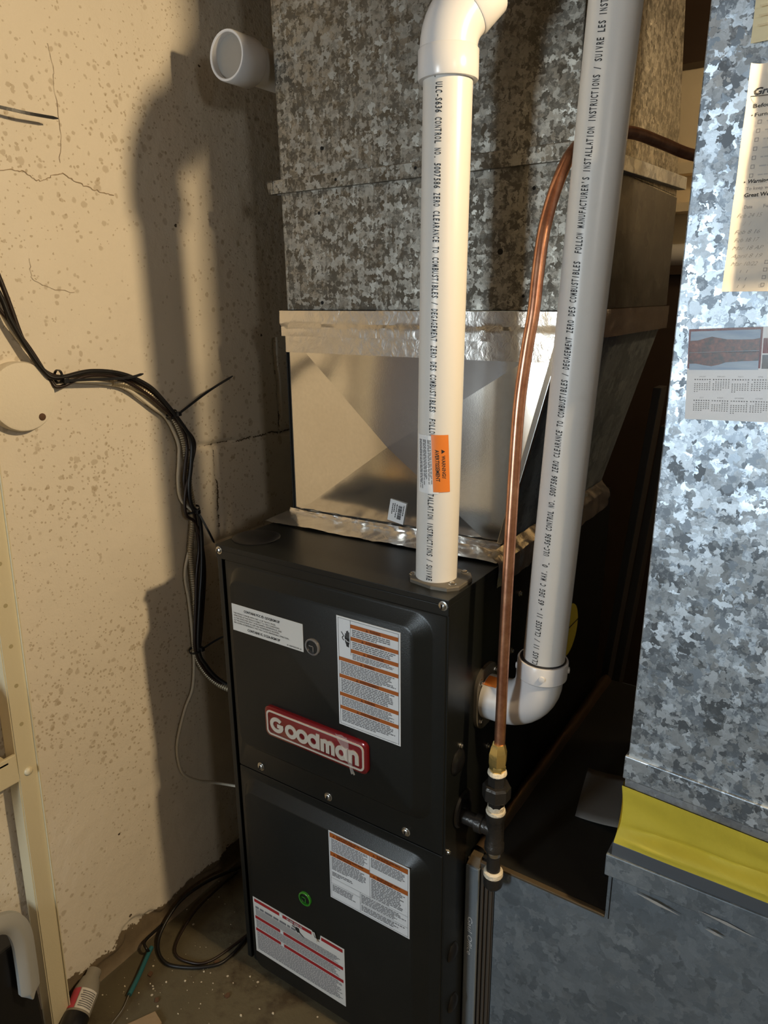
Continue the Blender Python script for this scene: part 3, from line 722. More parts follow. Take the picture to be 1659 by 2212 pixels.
# lower tape: lies on furnace top then turns up the panel
def lowtape(u, v):
    x = -.012 + u * .452; yb = .136 + .022 * u
    if v < .6: t_ = v / .6; return ((x, yb + (.200 - yb) * t_, H + .0035 + .003 * t_), (0, 0, 1))
    t_ = (v - .6) / .4; return ((x * .96 + .004, .201, H + .0065 + t_ * (.006 + .010 * abs(u - .1))), (0, -1, 0))
strip('foil_tape', lowtape, 110, 14, .0034, 6, 11, sm=40)
def sidetape(u, v):
    y = .150 + u * .545
    if v < .5: t_ = v / .5; return ((.4475, y, H - .034 + t_ * .036), (1, 0, 0))
    t_ = (v - .5) / .5; return ((.4475 - t_ * .018, y, H + .004 + t_ * .014), (.5, 0, 1))
strip('foil_tape', sidetape, 80, 10, .004, 8, 14, sm=40)
# barcode sticker
s0 = Vector((.221, .2002, .940)); su = Vector((.032, -.0003, -.0045)); sv = Vector((-.0095, .0037, -.0395))
S = lambda k: (lambda x, y: s0 + su * x + sv * y + Vector((0, -k, 0)))
bsx = MB(); q0, q1 = S(.0006), S(.0002)
bsx.hexa([q1(0, 1), q1(1, 1), q1(1, 0), q1(0, 0), q0(0, 1), q0(1, 1), q0(1, 0), q0(0, 0)])
stk = lab(bsx.build('barcode_sticker', M['label'], trn), 'small white barcode sticker')
mb = MB(); q = S(.0009); rg = random.Random(3); y = .18
while y < .84:
    w = rg.choice((.012, .02, .03)); rect(mb, q, .56, .80, y, y + w); y += w + rg.choice((.008, .014, .02))
for xx, a, b in ((.86, .12, .6), (.30, .14, .55), (.44, .16, .5), (.42, .55, .75), (.18, .16, .62)):
    y = a
    while y < b: w = rg.uniform(.03, .09); rect(mb, q, xx, xx + .055, y, y + w); y += w + .02
mb.build('printed_text', M['ink'], stk, fix=False)

sup = thing('supply_plenum', 'tall galvanized supply plenum with spangled faces above the furnace', 'duct', (.25, .48, 1.25))
px = lambda z: (.004 - .014 * (z - 1.25), .510 + .004 * (z - 1.25))
def sec(z, e=0, y0=.205, y1=.775): a, b = px(z); return [(a - e, y0 - e, z), (b + e, y0 - e, z), (b + e, y1 + e, z), (a - e, y1 + e, z)]
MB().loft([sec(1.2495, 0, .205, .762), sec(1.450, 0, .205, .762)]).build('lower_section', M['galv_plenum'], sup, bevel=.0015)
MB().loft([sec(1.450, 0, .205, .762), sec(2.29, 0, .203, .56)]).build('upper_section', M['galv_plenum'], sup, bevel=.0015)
MB().box((.5105, .212, 1.2497), (.5122, .760, 1.447)).build('side_sheet', M['galv_dark'], sup, bevel=.0005)  # overlay of plain metal with the shade below the cleat in its colour
# cleat strip, rising slightly to the right, with a folded ear at the left
cl = MB()
cl.hexa([(-.010, .196, 1.4375), (.513, .196, 1.4405), (.513, .206, 1.4405), (-.010, .206, 1.4375), (-.010, .197, 1.4585), (.513, .197, 1.4625), (.513, .206, 1.4625), (-.010, .206, 1.4585)])
cl.hexa([(-.020, .197, 1.437), (-.009, .1945, 1.437), (-.009, .209, 1.437), (-.020, .209, 1.437), (-.026, .200, 1.4585), (-.009, .1945, 1.4585), (-.009, .209, 1.4585), (-.022, .209, 1.4585)])
clo = lab(cl.build('drive_cleat', M['galv_plenum'], sup, bevel=.001), 'galvanized cleat strip across the front')
MB().hexa([(.509, .196, 1.4405), (.524, .196, 1.4405), (.524, .775, 1.462), (.509, .775, 1.462), (.509, .196, 1.4625), (.524, .196, 1.4625), (.524, .775, 1.4835), (.509, .775, 1.4835)]).build('drive_cleat', M['galv_strip'], sup, bevel=.001)
MB().box((-.012, .207, 1.437), (.001, .80, 1.4585)).build('drive_cleat', M['galv_strip'], sup, bevel=.001)
for x, z in ((.123, 1.449), (.270, 1.452)): MB().lathe((x, .1968, z), (0, -1, 0), [(0, .0024), (.0004, .0024)], 14).build('rivet_hole', M['dark'], clo)
for x, z, r in ((.092, 1.498, .0028), (.082, 1.262, .0030), (.407, 1.331, .0042), (.454, 1.411, .0025), (.445, 1.270, .0022), (.081, 1.403, .0026)):
    yy = .2028 if z > 1.45 else .2048
    MB().lathe((x, yy + .0004, z), (0, -1, 0), [(0, r), (.0006, r)], 16).build('screw_hole', M['dark'], sup)

# ---------------------------------------------------------------- PVC pipes
def cyl_text(axis0, axis1, r, sgn, ang0):
    """maps (s along from axis0, t across) to the cylinder; ang0 = azimuth of the text centre line"""
    a0 = Vector(axis0); ax = (Vector(axis1) - a0).normalized()
    u = Vector((1, 0, 0)); u = (u - ax * u.dot(ax)).normalized(); w = ax.cross(u)
    def fn(s, tt):
        an = ang0 + sgn * tt / r; return a0 + ax * s + (u * math.cos(an) + w * math.sin(an)) * (r + .0004)
    return fn
p1 = thing('intake_pipe', 'left white vertical PVC pipe with 45 degree elbow above furnace top', 'pipe', (.391, .062, H))
a0, a1 = (.3905, .0610, H + .003), (.3975, .062, 1.535)
MB().tube([a0, a1], .03015, 40).build('straight_pipe', M['pvc'], p1, smooth=40)
e0 = Vector((.3975, .062, 1.519)); d1 = Vector((.50, .48, .715)).normalized()
bend = Vector((.3975, .062, 1.577))
el = MB()
el.lathe(e0, (0, 0, 1), [(0, .0318), (0, .0358), (.0015, .0366), (.032, .0366), (.034, .0352)], 40)
arcp = [e0 + Vector((0, 0, .030))] + [bend + Vector((0, 0, -1)) * .024 * (1 - t_) ** 2 + d1 * .024 * t_ ** 2 for t_ in [k / 6 for k in range(7)]] + [bend + d1 * .032]
el.tube(arcp, .0345, 40)
el.lathe(bend + d1 * .026, d1, [(0, .0352), (.002, .0366), (.0345, .0366), (.036, .0358), (.036, .0318)], 40)
lab(el.build('elbow_fitting', M['pvcfit'], p1, smooth=35), 'glossy grey white elbow fitting')
MB().lathe(bend + d1 * .0612, d1, [(0, .0300), (.0012, .0326), (.0032, .0312), (.004, .0302)], 40).build('cement_bead', M['leaf'], p1, smooth=60)
MB().tube([bend + d1 * .05, bend + d1 * .19], .03015, 40).build('straight_pipe', M['pvc'], p1, smooth=40)
# printing, reads downwards: runs from top to bottom
s1 = "_ ULC-S636 CONTROL NO. 5007586 ZERO CLEARANCE TO COMBUSTIBLES / DEGAGEMENT ZERO DES COMBUSTIBLES  FOLLOW MANUFACTURER'S INSTALLATION INSTRUCTIONS / SUIVRE"
iU = s1.index('ULC'); iS = s1.index('SUIVRE'); zU, zS = 1.5125, .9085
pitch = (zU - zS) / (iS - iU); topz = zU + iU * pitch
az = math.atan2(-.808 - .062, .88 - .394) - math.radians(21)
fn1 = cyl_text((a1[0], a1[1], topz), (a1[0] - (a1[0] - a0[0]) / (a1[2] - a0[2]), a1[1], topz - 1), .03015, -1, az)
ax_ = (Vector((a0[0], a0[1], a0[2])) - Vector(a1)).normalized(); base1 = Vector(a1) + ax_ * ((a1[2] - topz) / -ax_.z)
uu = Vector((1, 0, 0)); uu = (uu - ax_ * uu.dot(ax_)).normalized(); ww = Vector((0, 1, 0)); ww = (ww - ax_ * ww.dot(ax_) - uu * ww.dot(uu)).normalized()
def fn1(s, tt, r=.03015 + .0004): an = az + (tt - .0035) / .03015; return base1 + ax_ * s + (uu * math.cos(an) + ww * math.sin(an)) * r
mb = MB(); mono_text(mb, s1, fn1, 0, pitch, .0084, None, .80, .018, .15); mb.build('printed_text', M['ink'], p1, fix=False)
# orange warning sticker wrapped on the pipe
def pipe_pt(an, z, r=.0306): t_ = (z - a0[2]) / (a1[2] - a0[2]); return (a0[0] + (a1[0] - a0[0]) * t_ + r * math.cos(an), a0[1] + (a1[1] - a0[1]) * t_ + r * math.sin(an), z)
azc = math.atan2(-.808 - .062, .88 - .394)
def sk(dr): return lambda a, b: pipe_pt(azc + math.radians(a + 9 * (1.0935 - b) / .08), b, .0306 + dr)   # a in degrees from camera azimuth
wsk = MB(); k0 = sk(0)
def patch(mb, fn, a, b, z0, z1, m, n=14):
    mb.grid(lambda u, v: fn(a + (b - a) * u, z0 + (z1 - z0) * v), n, 3, m)
wsk.grid(lambda u, v: k0(-70 + 62 * u, 1.012 + .080 * v), 16, 3)
wst = lab(wsk.build('warning_sticker', M['label'], p1, smooth=60), 'white and orange wrapped warning sticker')
ob = MB(); patch(ob, sk(.0002), -22, 22, 1.0145, 1.0935, None); lab(ob.build('orange_panel', M['signorange'], wst, smooth=60), 'orange half of sticker')
mb = MB(); kk = sk(.0004)
tf = lambda x, y: kk(y, 1.0935 - x)
put_text(mb, 'WARNING!/', tf, .028, .060, 3.0, 9.0, None, .02); put_text(mb, 'AVERTISSEMENT', tf, .020, .064, -13.0, 9.5, None, .02)
mb.add([tf(.0195, 3), tf(.0255, 3), tf(.0225, 12)], [(0, 1, 2)])
mb.build('printed_text', M['ink'], wst, fix=False)
mb = MB(); kf = lambda x, y: sk(.0004)(y, 1.090 - x)
for a, n in ((-26, 3), (-40, 3), (-54, 3)):
    for i in range(n):
        x = .004
        rg = random.Random(a + i)
        xe = rg.uniform(.045, .072)
        while x < xe:
            w = rg.uniform(.002, .006); rect(mb, kf, x, x + w, a - i * 3.6, a - i * 3.6 + 2.0); x += w + .001
mb.build('small_print', M['greyink'], wst, fix=False)

p2 = thing('exhaust_pipe', 'right white PVC vent pipe rising from elbow on the furnace side', 'pipe', (.55, .124, .70))
b0, b1 = Vector((.5370, .122, .752)), Vector((.6060, .128, 2.28))
MB().tube([b0 - (b1 - b0).normalized() * .012, b1], .03015, 40).build('straight_pipe', M['pvc'], p2, smooth=40)
el = MB(); c0 = Vector((W + .0065, .122, .674))
pth = [c0 + Vector((x, 0, 0)) for x in (0, .012, .024)] + [Vector((W + .032 + .056 * math.sin(a), .122, .674 + .056 * (1 - math.cos(a)))) for a in [k * PI / 20 for k in range(1, 11)]] + [Vector((.5365, .122, .745))]
el.tube(pth, .0345, 40)
el.lathe((.5352, .122, .733), (b1 - b0), [(0, .0345), (.003, .0368), (.028, .0368), (.0295, .0360), (.0295, .0310)], 40)
lab(el.build('elbow_fitting', M['pvcfit'], p2, smooth=35), 'glossy grey white elbow fitting')
for a in (200, 290, 20): MB().lathe((.5362 + .0355 * math.cos(math.radians(a)), .122 + .0355 * math.sin(math.radians(a)), .747), (math.cos(math.radians(a)), math.sin(math.radians(a)), 0), [(0, .005), (.003, .0045), (.0036, .002)], 12).build('fitting_nub', M['pvcfit'], p2, smooth=40)
MB().lathe((.5365, .122, .7622), (b1 - b0), [(0, .0312), (.0012, .0335), (.0024, .0308)], 40).build('cement_bead', M['ink'], p2, smooth=60)
MB().grid(lambda u, v: (W + .008 + .020 * v, .122 - .0352 * math.cos(math.radians(55 + 35 * u)), .674 + .0352 * math.sin(math.radians(55 + 35 * u))), 8, 2).build('small_sticker', M['signorange'], p2, smooth=60)
s2 = "CLASS II / CLASSE II - 65 DEG C MAX. 0_  ULC-S636 CONTROL NO. 5007586 ZERO CLEARANCE TO COMBUSTIBLES / DEGAGEMENT ZERO DES COMBUSTIBLES  FOLLOW MANUFACTURER'S INSTALLATION INSTRUCTIONS / SUIVRE LES INSTRUCTIONS"
d2 = (b1 - b0).normalized()
az2 = math.atan2(-.808 - .122, .88 - .56) - math.radians(22)
u2 = Vector((1, 0, 0)); u2 = (u2 - d2 * u2.dot(d2)).normalized(); w2 = Vector((0, 1, 0)); w2 = (w2 - d2 * w2.dot(d2) - u2 * w2.dot(u2)).normalized()
def fn2(s, tt, r=.03015 + .0004): an = az2 - (tt - .0035) / .03015; return b0 + d2 * s + (u2 * math.cos(an) + w2 * math.sin(an)) * r
i1 = s2.index('FOLLOW'); z1_ = 1.318; pit2 = (z1_ - .765) / i1
mb = MB(); mono_text(mb, s2, fn2, (.765 - b0.z) / d2.z, pit2 / d2.z, .0084, None, .80, .018, .15); mb.build('printed_text', M['ink'], p2, fix=False)

# capped stub running back along the wall
stub = thing('pvc_stub', 'short capped white PVC pipe high on left wall beside the plenum', 'pipe', (-.055, .20, 1.641))
c = Vector((-.056, .154, 1.641)); dy = Vector((0, 1, 0))
lab(MB().lathe(c, dy, [(.012, .0), (.012, .0325), (.020, .0325)], 40).build('end_plug', M['gasket2'], stub, smooth=35), 'grey recessed end plug')
MB().lathe(c, dy, [(.019, .0322), (.001, .0325), (0, .0335), (0, .0362), (.002, .0372), (.052, .0372), (.056, .0345), (.056, .031)], 40).build('coupling', M['pvcfit'], stub, smooth=35)
MB().tube([c + dy * .05, c + dy * .95], .0302, 32).build('straight_pipe', M['pvc'], stub, smooth=40)

# ---------------------------------------------------------------- gas line
gas = thing('gas_line', 'copper gas tube with brass nut, black iron union and tee drip leg', 'pipe', (.502, .052, .40))
gx, gy = .5025, .052
def ring(name, prof, n=28, m=None, rot=0.0, lb=None, sm=35):
    o = MB().lathe((gx, gy, 0), (0, 0, 1), prof, n, None, rot).build(name, m or M['blackiron'], gas, smooth=sm)
    if lb: lab(o, lb)
    return o
cu = [(.5030, .0545, .636), (.5028, .0555, .665), (.5015, .060, .781), (.5003, .066, .907), (.4990, .074, 1.035), (.5000, .079, 1.133), (.5050, .084, 1.203), (.5095, .089, 1.250), (.5103, .095, 1.295), (.5115, .102, 1.338), (.5138, .112, 1.371), (.5180, .127, 1.405), (.5220, .152, 1.437), (.5270, .185, 1.458), (.5370, .225, 1.470), (.5585, .280, 1.479), (.581, .350, 1.474), (.6075, .420, 1.466), (.66, .54, 1.463), (.76, .70, 1.46), (.95, .80, 1.46)]
lab(MB().tube(smooth_path(cu, 8), .0080, 20).build('copper_tube', M['copper'], gas, smooth=60), 'bent copper tube')
ring('flare_nut', [(.611, .0128), (.6155, .0140), (.631, .0140), (.6345, .0128), (.642, .0112), (.646, .0092), (.646, .008)], 6, M['brass'], .3, 'brass flare nut', 20)
ring('brass_adapter', [(.598, .0118), (.602, .0122), (.6085, .0122), (.6115, .0105)], 6, M['brass'], .9, 'brass adapter', 20)
ring('sealant', [(.594, .0128), (.5965, .0145), (.600, .0138), (.602, .0120)], 20, M['cement'], lb='cream pipe sealant')
ring('union_hex', [(.574, .0125), (.576, .0135), (.595, .0135), (.597, .012)], 6, None, .2, sm=20)
ring('union_nut', [(.553, .0185), (.5555, .0212), (.574, .0212), (.5775, .0190), (.5775, .012)], 8, None, .35, 'black iron union nut', 20)
ring('union_tail', [(.541, .0125), (.553, .0140), (.556, .016)], 8, None, .1, sm=20)
ring('sealant', [(.5325, .0112), (.534, .0122), (.541, .0125), (.5425, .0115)], 20, M['cement'])
ring('nipple', [(.520, .0107), (.545, .0107)], 24, M['steel'])
ring('sealant', [(.5275, .0142), (.530, .0150), (.5335, .0142), (.5335, .0118)], 20, M['cement'])
te = MB().lathe((gx, gy, 0), (0, 0, 1), [(.462, .0130), (.462, .0150), (.472, .0150), (.474, .0136), (.516, .0136), (.518, .0150), (.528, .0150), (.5285, .0135)], 28)
te.lathe((gx, gy, .497), (-1, 0, 0), [(.0, .0128), (.018, .0128), (.020, .0148), (.030, .0148), (.0305, .0132)], 28)
lab(te.build('tee_fitting', M['blackiron'], gas, smooth=35), 'black iron tee')
MB().tube([(gx - .028, gy, .497), (W - .0004, gy, .497)], .0107, 24).build('branch_nipple', M['blackiron'], gas, smooth=40)
ring('drip_leg', [(.405, .0107), (.465, .0107)], 24)
ring('thread_band', [(.4525, .0115), (.4535, .0122), (.461, .0122), (.4625, .0115)], 24, M['steel'])
ring('sealant', [(.413, .0142), (.4145, .0152), (.421, .0150), (.4235, .0120)], 20, M['cement'])
ring('pipe_cap', [(.389, .006), (.391, .0112), (.396, .0146), (.399, .0152), (.4135, .0152), (.4145, .0140)], 28, lb='black iron drip leg cap')

# ---------------------------------------------------------------- return air side
FY = .075
rb = thing('return_box', 'low galvanized return air box along the floor right of the furnace', 'duct', (.85, .4, 0))
box = MB()
prof = [(.496, .0), (1.12, .0), (1.12, .515), (.669, .515), (.669, .4065), (.496, .4065)]
n = len(prof)
box.add([(x, FY, z) for x, z in prof] + [(x, .76, z) for x, z in prof], [tuple(range(n)), tuple(range(2 * n - 1, n - 1, -1))] + [(i, i + n, (i + 1) % n + n, (i + 1) % n) for i in range(n)])
box.build('box_body', M['galv_dull'], rb, bevel=.0015)
MB().hexa([(.664, FY - .0045, .481), (1.124, FY - .003, .481), (1.124, .766, .481), (.664, .766, .481), (.664, FY - .0045, .516), (1.124, FY - .003, .516), (1.124, .766, .516), (.664, .766, .516)]).build('boot_collar', M['galv_dull'], rb, bevel=.0015)
MB().box((.470, FY + .008, .4060), (.669, .755, .4075)).build('grimy_top', M['grimy'], rb)
MB().box((.674, FY - .0012, .405), (.6752, FY + .001, .482)).build('corner_fold', M['dark'], rb)
MB().box((.496, FY - .0012, .4040), (.669, FY + .008, .4080)).build('top_seam', M['edgebrown'], rb, bevel=.001)
# scratches are bare metal
for x0_, z0_, x1_, z1_ in ((.705, .474, .770, .466), (.80, .463, .825, .460), (.79, .487, .86, .481)):
    mb = MB(); mb.add([(x0_, FY - .0058, z0_), ((x0_ + x1_) / 2, FY - .0058, (z0_ + z1_) / 2 + .003), (x1_, FY - .0058, z1_), ((x0_ + x1_) / 2, FY - .0058, (z0_ + z1_) / 2 - .002)], [(0, 1, 2, 3)])
    mb.build('scratch', M['scratchpale'], rb, fix=False)
# taped ridge where box meets furnace
ridge = MB().grid(crumple(lambda u, v: ((.4475 + v * .026, .09 + u * .66, .4075 + .012 * math.sin(v * PI)), (0, 0, 1)), 70, 8, .0035, 12, 9), 70, 8)
lab(ridge.build('taped_seam', M['browntape'], rb, smooth=50), 'crumpled brown tape ridge')
MB().lathe((.585, .30, .4073), (0, 0, 1), [(0, .0035), (.0004, .0035)], 12).build('screw_hole', M['dark'], rb)
MB().lathe((.645, .15, .4073), (0, 0, 1), [(0, .0035), (.0004, .0035)], 12).build('screw_hole', M['dark'], rb)
sh = MB().grid(lambda u, v: (.535 + .078 * u + .026 * (1 - v), .255 + .145 * v, .4100 + .010 * u * u + .002 * math.sin(v * 5)), 8, 8)
o = sh.build('loose_sheet', M['sheetgrey'], smooth=60); sm_ = o.modifiers.new('thick', 'SOLIDIFY'); sm_.thickness = .0015
tag(o, 'loose dark grey sheet lying on top of the return box', 'sheet')

# filter cabinet between furnace and box
fc = thing('filter_cabinet', 'slim grey filter cabinet door between furnace and return box', 'filter', (.47, .1, 0))
MB().box((.4465, FY + .002, .0), (.4945, .70, .400)).build('cabinet_frame', M['filter_brown'], fc, bevel=.001)
fd = lab(MB().box((.4465, FY - .006, .0), (.4700, FY + .002, .392)).build('filter_door', M['filter_grey'], fc, bevel=.0025), 'grey filter door with pale lettering')
mb = MB(); tfl = lambda x, y: (.4525 + y, FY - .0063, .292 - x)
put_text(mb, 'Gaul Ofllce', tfl, .0, .078, .001, .0085, None, .0, .25)
mb.build('printed_text', M['label'], fd, fix=False)
for k in range(3): MB().box((.473 + k * .0072, FY - .003 + .001 * k, .0), (.4775 + k * .0072, FY + .002, .394)).build('door_rib', M['filter_brown'], fc, bevel=.001)
MB().hexa([(.4470, FY - .004, .3925), (.4700, FY - .004, .3925), (.4700, FY + .03, .3925), (.4470, FY + .03, .3925), (.4500, FY + .006, .4050), (.4680, FY + .006, .4050), (.4680, FY + .03, .4090), (.4500, FY + .03, .4090)]).build('door_cap', M['edgebrown'], fc, bevel=.001)

# right return duct: yawed slightly towards the room
rd = thing('return_duct', 'wide galvanized return duct on the right with papers stuck on it', 'duct', (.9, .35, .64))
SL = -.075
fy = lambda x, e=0: FY + SL * (x - .68) - e
def rsec(z, x0_, e=0, x1_=1.10): return [(x0_, fy(x0_, e), z), (x1_, fy(x1_, e), z), (x1_ + .03, .62, z), (x0_ + .03, .62, z)]
MB().loft([rsec(.660, .680), rsec(2.29, .6935)]).build('duct_body', M['galv_bright'], rd, bevel=.0015)
MB().loft([rsec(.6455, .676, .004, 1.104), rsec(.680, .6765, .004, 1.104)]).build('bottom_collar', M['galv_bright'], rd, bevel=.0015)
MB().loft([rsec(.6315, .679, .001), rsec(.650, .679, .001)]).build('connector_rim', M['galv_strip'], rd, bevel=.001)

# flexible connector
fxc = thing('flexible_connector', 'yellow canvas flexible connector between return duct and return box', 'duct', (.9, .35, .52))
def canvas(u, v):
    x = .6765 - .005 * (1 - v) + u * .43
    y = (FY + .002) * (1 - v) + (fy(x) - .001) * v
    fold = math.exp(-((v - (.26 + .16 * u)) / .07) ** 2) - .7 * math.exp(-((v - (.12 + .10 * u)) / .06) ** 2) + .6 * math.exp(-((v - (.62 - .1 * u)) / .10) ** 2) * (u > .15) * (u - .15)
    bulge = (.009 * math.sin(v * PI) + .011 * fold * min(1, u * 9 + .1)) * math.sin(v * PI) ** .5 + .0015 * math.sin(u * 23 + v * 9) * math.sin(PI * v) - .0028
    return (x + .003 * math.sin(v * PI) * (1 - u), y + bulge, .5345 + v * .099)
cv = MB().grid(canvas, 60, 24)
cv.grid(lambda u, v: (.6765 - .005 * (1 - v) + .003 * math.sin(v * PI) + u * .02, FY + .002 + u * .53, .536 + v * .098), 10, 12)
lab(cv.build('canvas_sleeve', M['canvas'], fxc, smooth=60), 'yellow canvas sleeve')
MB().box((.6705, FY - .001, .512), (1.118, .755, .5365)).build('metal_strip', M['stripdark'], fxc, bevel=.001)
# papers on the return duct
def onduct(dy): return lambda x, z: (x, fy(x, dy), z)
P0, P1, P2_ = onduct(.0025), onduct(.0030), onduct(.0034)
pap = MB()
def sheet(u, v):
    x = .7315 + .0025 * v + u * .2; z = 1.273 + v * .212
    curl = .010 * max(0, 1 - u / .05) ** 2 + .008 * max(0, 1 - v / .06) ** 2 * (.4 + u)
    return (x, fy(x, .0022 + .045 * (x - .73) + curl + .0012 * math.sin(v * 21) * (1 - u)), z)
pap.grid(sheet, 160, 90)
o = pap.build('service_sheet', M['paper'], smooth=60)
tag(o, 'cream furnace service record sheet with handwritten dates stuck on return duct', 'paper')
ps = o
mb = MB()
def pt(px_, py_):      # sheet coordinates: mm right of left edge, mm below top edge
    v = 1 - py_ / 212.0; x = .7315 + .0025 * v + px_ / 1000; z = 1.485 - py_ / 1000
    u = (px_ / 1000) / .2; curl = .010 * max(0, 1 - u / .05) ** 2 + .008 * max(0, 1 - v / .06) ** 2 * (.4 + u)
    return (x, fy(x, .0026 + .045 * (x - .73) + curl + .0012 * math.sin(v * 21) * (1 - u)), z)
tp = lambda x, y: pt(x, -y)
def ptext(s, x0_, x1_, yb, h, m, bold=0, shear=0): put_text(mb, s, tp, x0_ + 1.6, x0_ + 1.6 + (x1_ - x0_) * .86, -yb, h * .74, m, bold, shear)
ptext('Gre', 3.2, 22, 26.5, 8, M['ink'], .03, .25); rect(mb, tp, 2.5, 23, -28.8, -28, M['ink'])
ptext('Before', 4, 25, 38, 4.6, M['ink'], .02); ptext('Furnac', 6.5, 26, 46, 4.6, M['ink'], .01); ptext('.', 3.5, 5, 45, 6, M['ink'], .05)
for i in range(7):
    bx, by = 11.5 - i * .25, 49.5 + i * 8.1
    for a, b, c, d in ((0, 3.6, 0, .5), (0, 3.6, 3.1, 3.6), (0, .5, 0, 3.6), (3.1, 3.6, 0, 3.6)): rect(mb, tp, bx + a, bx + b, -(by + d), -(by + c), M['greyink'])
    micro(mb, lambda x, y: tp(x, y), bx + 8, 40, -by - .6, -by - 2.6, 1, M['paleink'], .6, .2, 50 + i)
ptext('.', 4.5, 6, 106, 6, M['ink'], .05); ptext('Warning.', 8, 31, 107, 4.8, M['ink'], .03, .2); ptext('To keep war', 7, 36, 113.5, 4.2, M['greyink'], .01); ptext('Great Wel', 6.5, 35, 120, 5, M['ink'], .03)
ptext('Date', 8, 17, 131, 4.2, M['greyink'], .01); ptext('Fu', 26, 31, 131, 4.2, M['greyink'], .01)
for i, (s, a, b) in enumerate((('Feb 24 15', 3, 30), ('/   /', 9, 18), ('Feb 8 16', 2.5, 30), ('Feb 18 17', 3, 30), ('Mar 18 AP', 2, 36), ('April 8 19', 2, 36), ('Mar 10/22', 3, 32))):
    ptext(s, a, b, 139.5 + i * 7.8, 5.4, M['pencil'], -.012, .4)
for i in range(3):
    ptext('/   /', 12 - i * .3, 21 - i * .3, 193.5 + i * 7.4, 4, M['greyink'])
for i in range(4):
    bx, by = 36 - i * .2, 181.5 + i * 7.4
    for a, b, c, d in ((0, 3.6, 0, .5), (0, 3.6, 3.1, 3.6), (0, .5, 0, 3.6), (3.1, 3.6, 0, 3.6)): rect(mb, tp, bx + a, bx + b, -(by + d), -(by + c), M['greyink'])
mb.build('printed_text', None, ps, fix=False)
o = MB().grid(lambda u, v: (.7300 + u * .10, fy(.73 + u * .1, .002 + .004 * u + .003 * (1 - v)), 1.504 + v * .13), 6, 6).build('yellowed_note', M['note'], smooth=60)
tag(o, 'yellowed note paper above the cream service sheet', 'paper')
nb = o; mb = MB(); micro(mb, lambda x, y: (x, fy(x, .0086), y), .735, .82, 1.63, 1.515, 14, M['noteink'], .22, .3, 70); mb.build('faint_print', None, nb, fix=False)

# calendar card
cal0 = Vector((.7005, 0, 1.2335)); ca = math.radians(3.2)
def calp(d): 
    def f(x, y): xx = cal0.x + x * math.cos(ca) + y * math.sin(ca); zz = cal0.z + x * math.sin(ca) - y * math.cos(ca); return (xx, fy(xx, .002 + .04 * (xx - .70) + d), zz)
    return f
C0, C1, C2, C3 = calp(0), calp(.0004), calp(.0007), calp(.0010)
cal = MB(); cal.add([C0(0, 0), C0(.16, 0), C0(.16, .099), C0(0, .099), calp(.0004)(0, 0), calp(.0004)(.16, 0), calp(.0004)(.16, .099), calp(.0004)(0, .099)], [(0, 1, 2, 3), (4, 5, 6, 7), (0, 1, 5, 4), (1, 2, 6, 5), (2, 3, 7, 6), (3, 0, 4, 7)])
calo = tag(cal.build('calendar_card', M['calpaper']), 'white calendar card with autumn lake picture stuck on return duct', 'calendar')
mb = MB()
rect(mb, C1, 0, .0745, 0, .0425, M['calred'])
rect(mb, C2, .0020, .0725, .0024, .0440, M['sky'])
hill = [(.0012, .0125), (.010, .0122), (.018, .0100), (.0245, .0085), (.031, .0100), (.040, .0118), (.054, .0124), (.066, .0124), (.0722, .0112), (.0722, .0240), (.0012, .0250)]
mb.add([C3(*p) for p in hill], [tuple(range(len(hill)))], M['hill'])
refl = [(.0012, .0255), (.0722, .0245), (.0722, .0345), (.055, .0350), (.040, .0360), (.033, .0385), (.0255, .0400), (.018, .0390), (.009, .0372), (.0012, .0372)]
mb.add([C3(*p) for p in refl], [tuple(range(len(refl)))], M['hill'])
rect(mb, C3, .0012, .0722, .0246, .0254, M['lakeline'])
rect(mb, C1, .0755, .16, .0115, .0270, M['calred']); rect(mb, C1, .0755, .16, .0285, .0430, M['sky'])
mb.build('printed_picture', None, calo, fix=False)
mb = MB(); months = ['JANUARY', 'FEBRUARY', 'MARCH', 'APRIL', 'JULY', 'AUGUST', 'SEPTEMBER', 'OCTOBER']
for k, mname in enumerate(months):
    cx_, cy_ = .0085 + (k % 4) * .0195, .0520 + (k // 4) * .0230
    w = len(mname) * .00105
    put_text(mb, mname, lambda x, y: C1(x, -y), cx_ + .0085 - w / 2, cx_ + .0085 + w / 2, -cy_, .0013, M['greyink'])
    for j in range(7): rect(mb, C1, cx_ + j * .0026, cx_ + j * .0026 + .0014, cy_ + .0020, cy_ + .0032, M['greyink'])
    rgc = random.Random(k); off = rgc.randrange(7)
    for dday in range(31):
        r_, c_ = divmod(off + dday, 7); rect(mb, C1, cx_ + c_ * .0026, cx_ + c_ * .0026 + .0013, cy_ + .0046 + r_ * .0021, cy_ + .0057 + r_ * .0021, M['paleink'])
mb.build('printed_months', None, calo, fix=False)

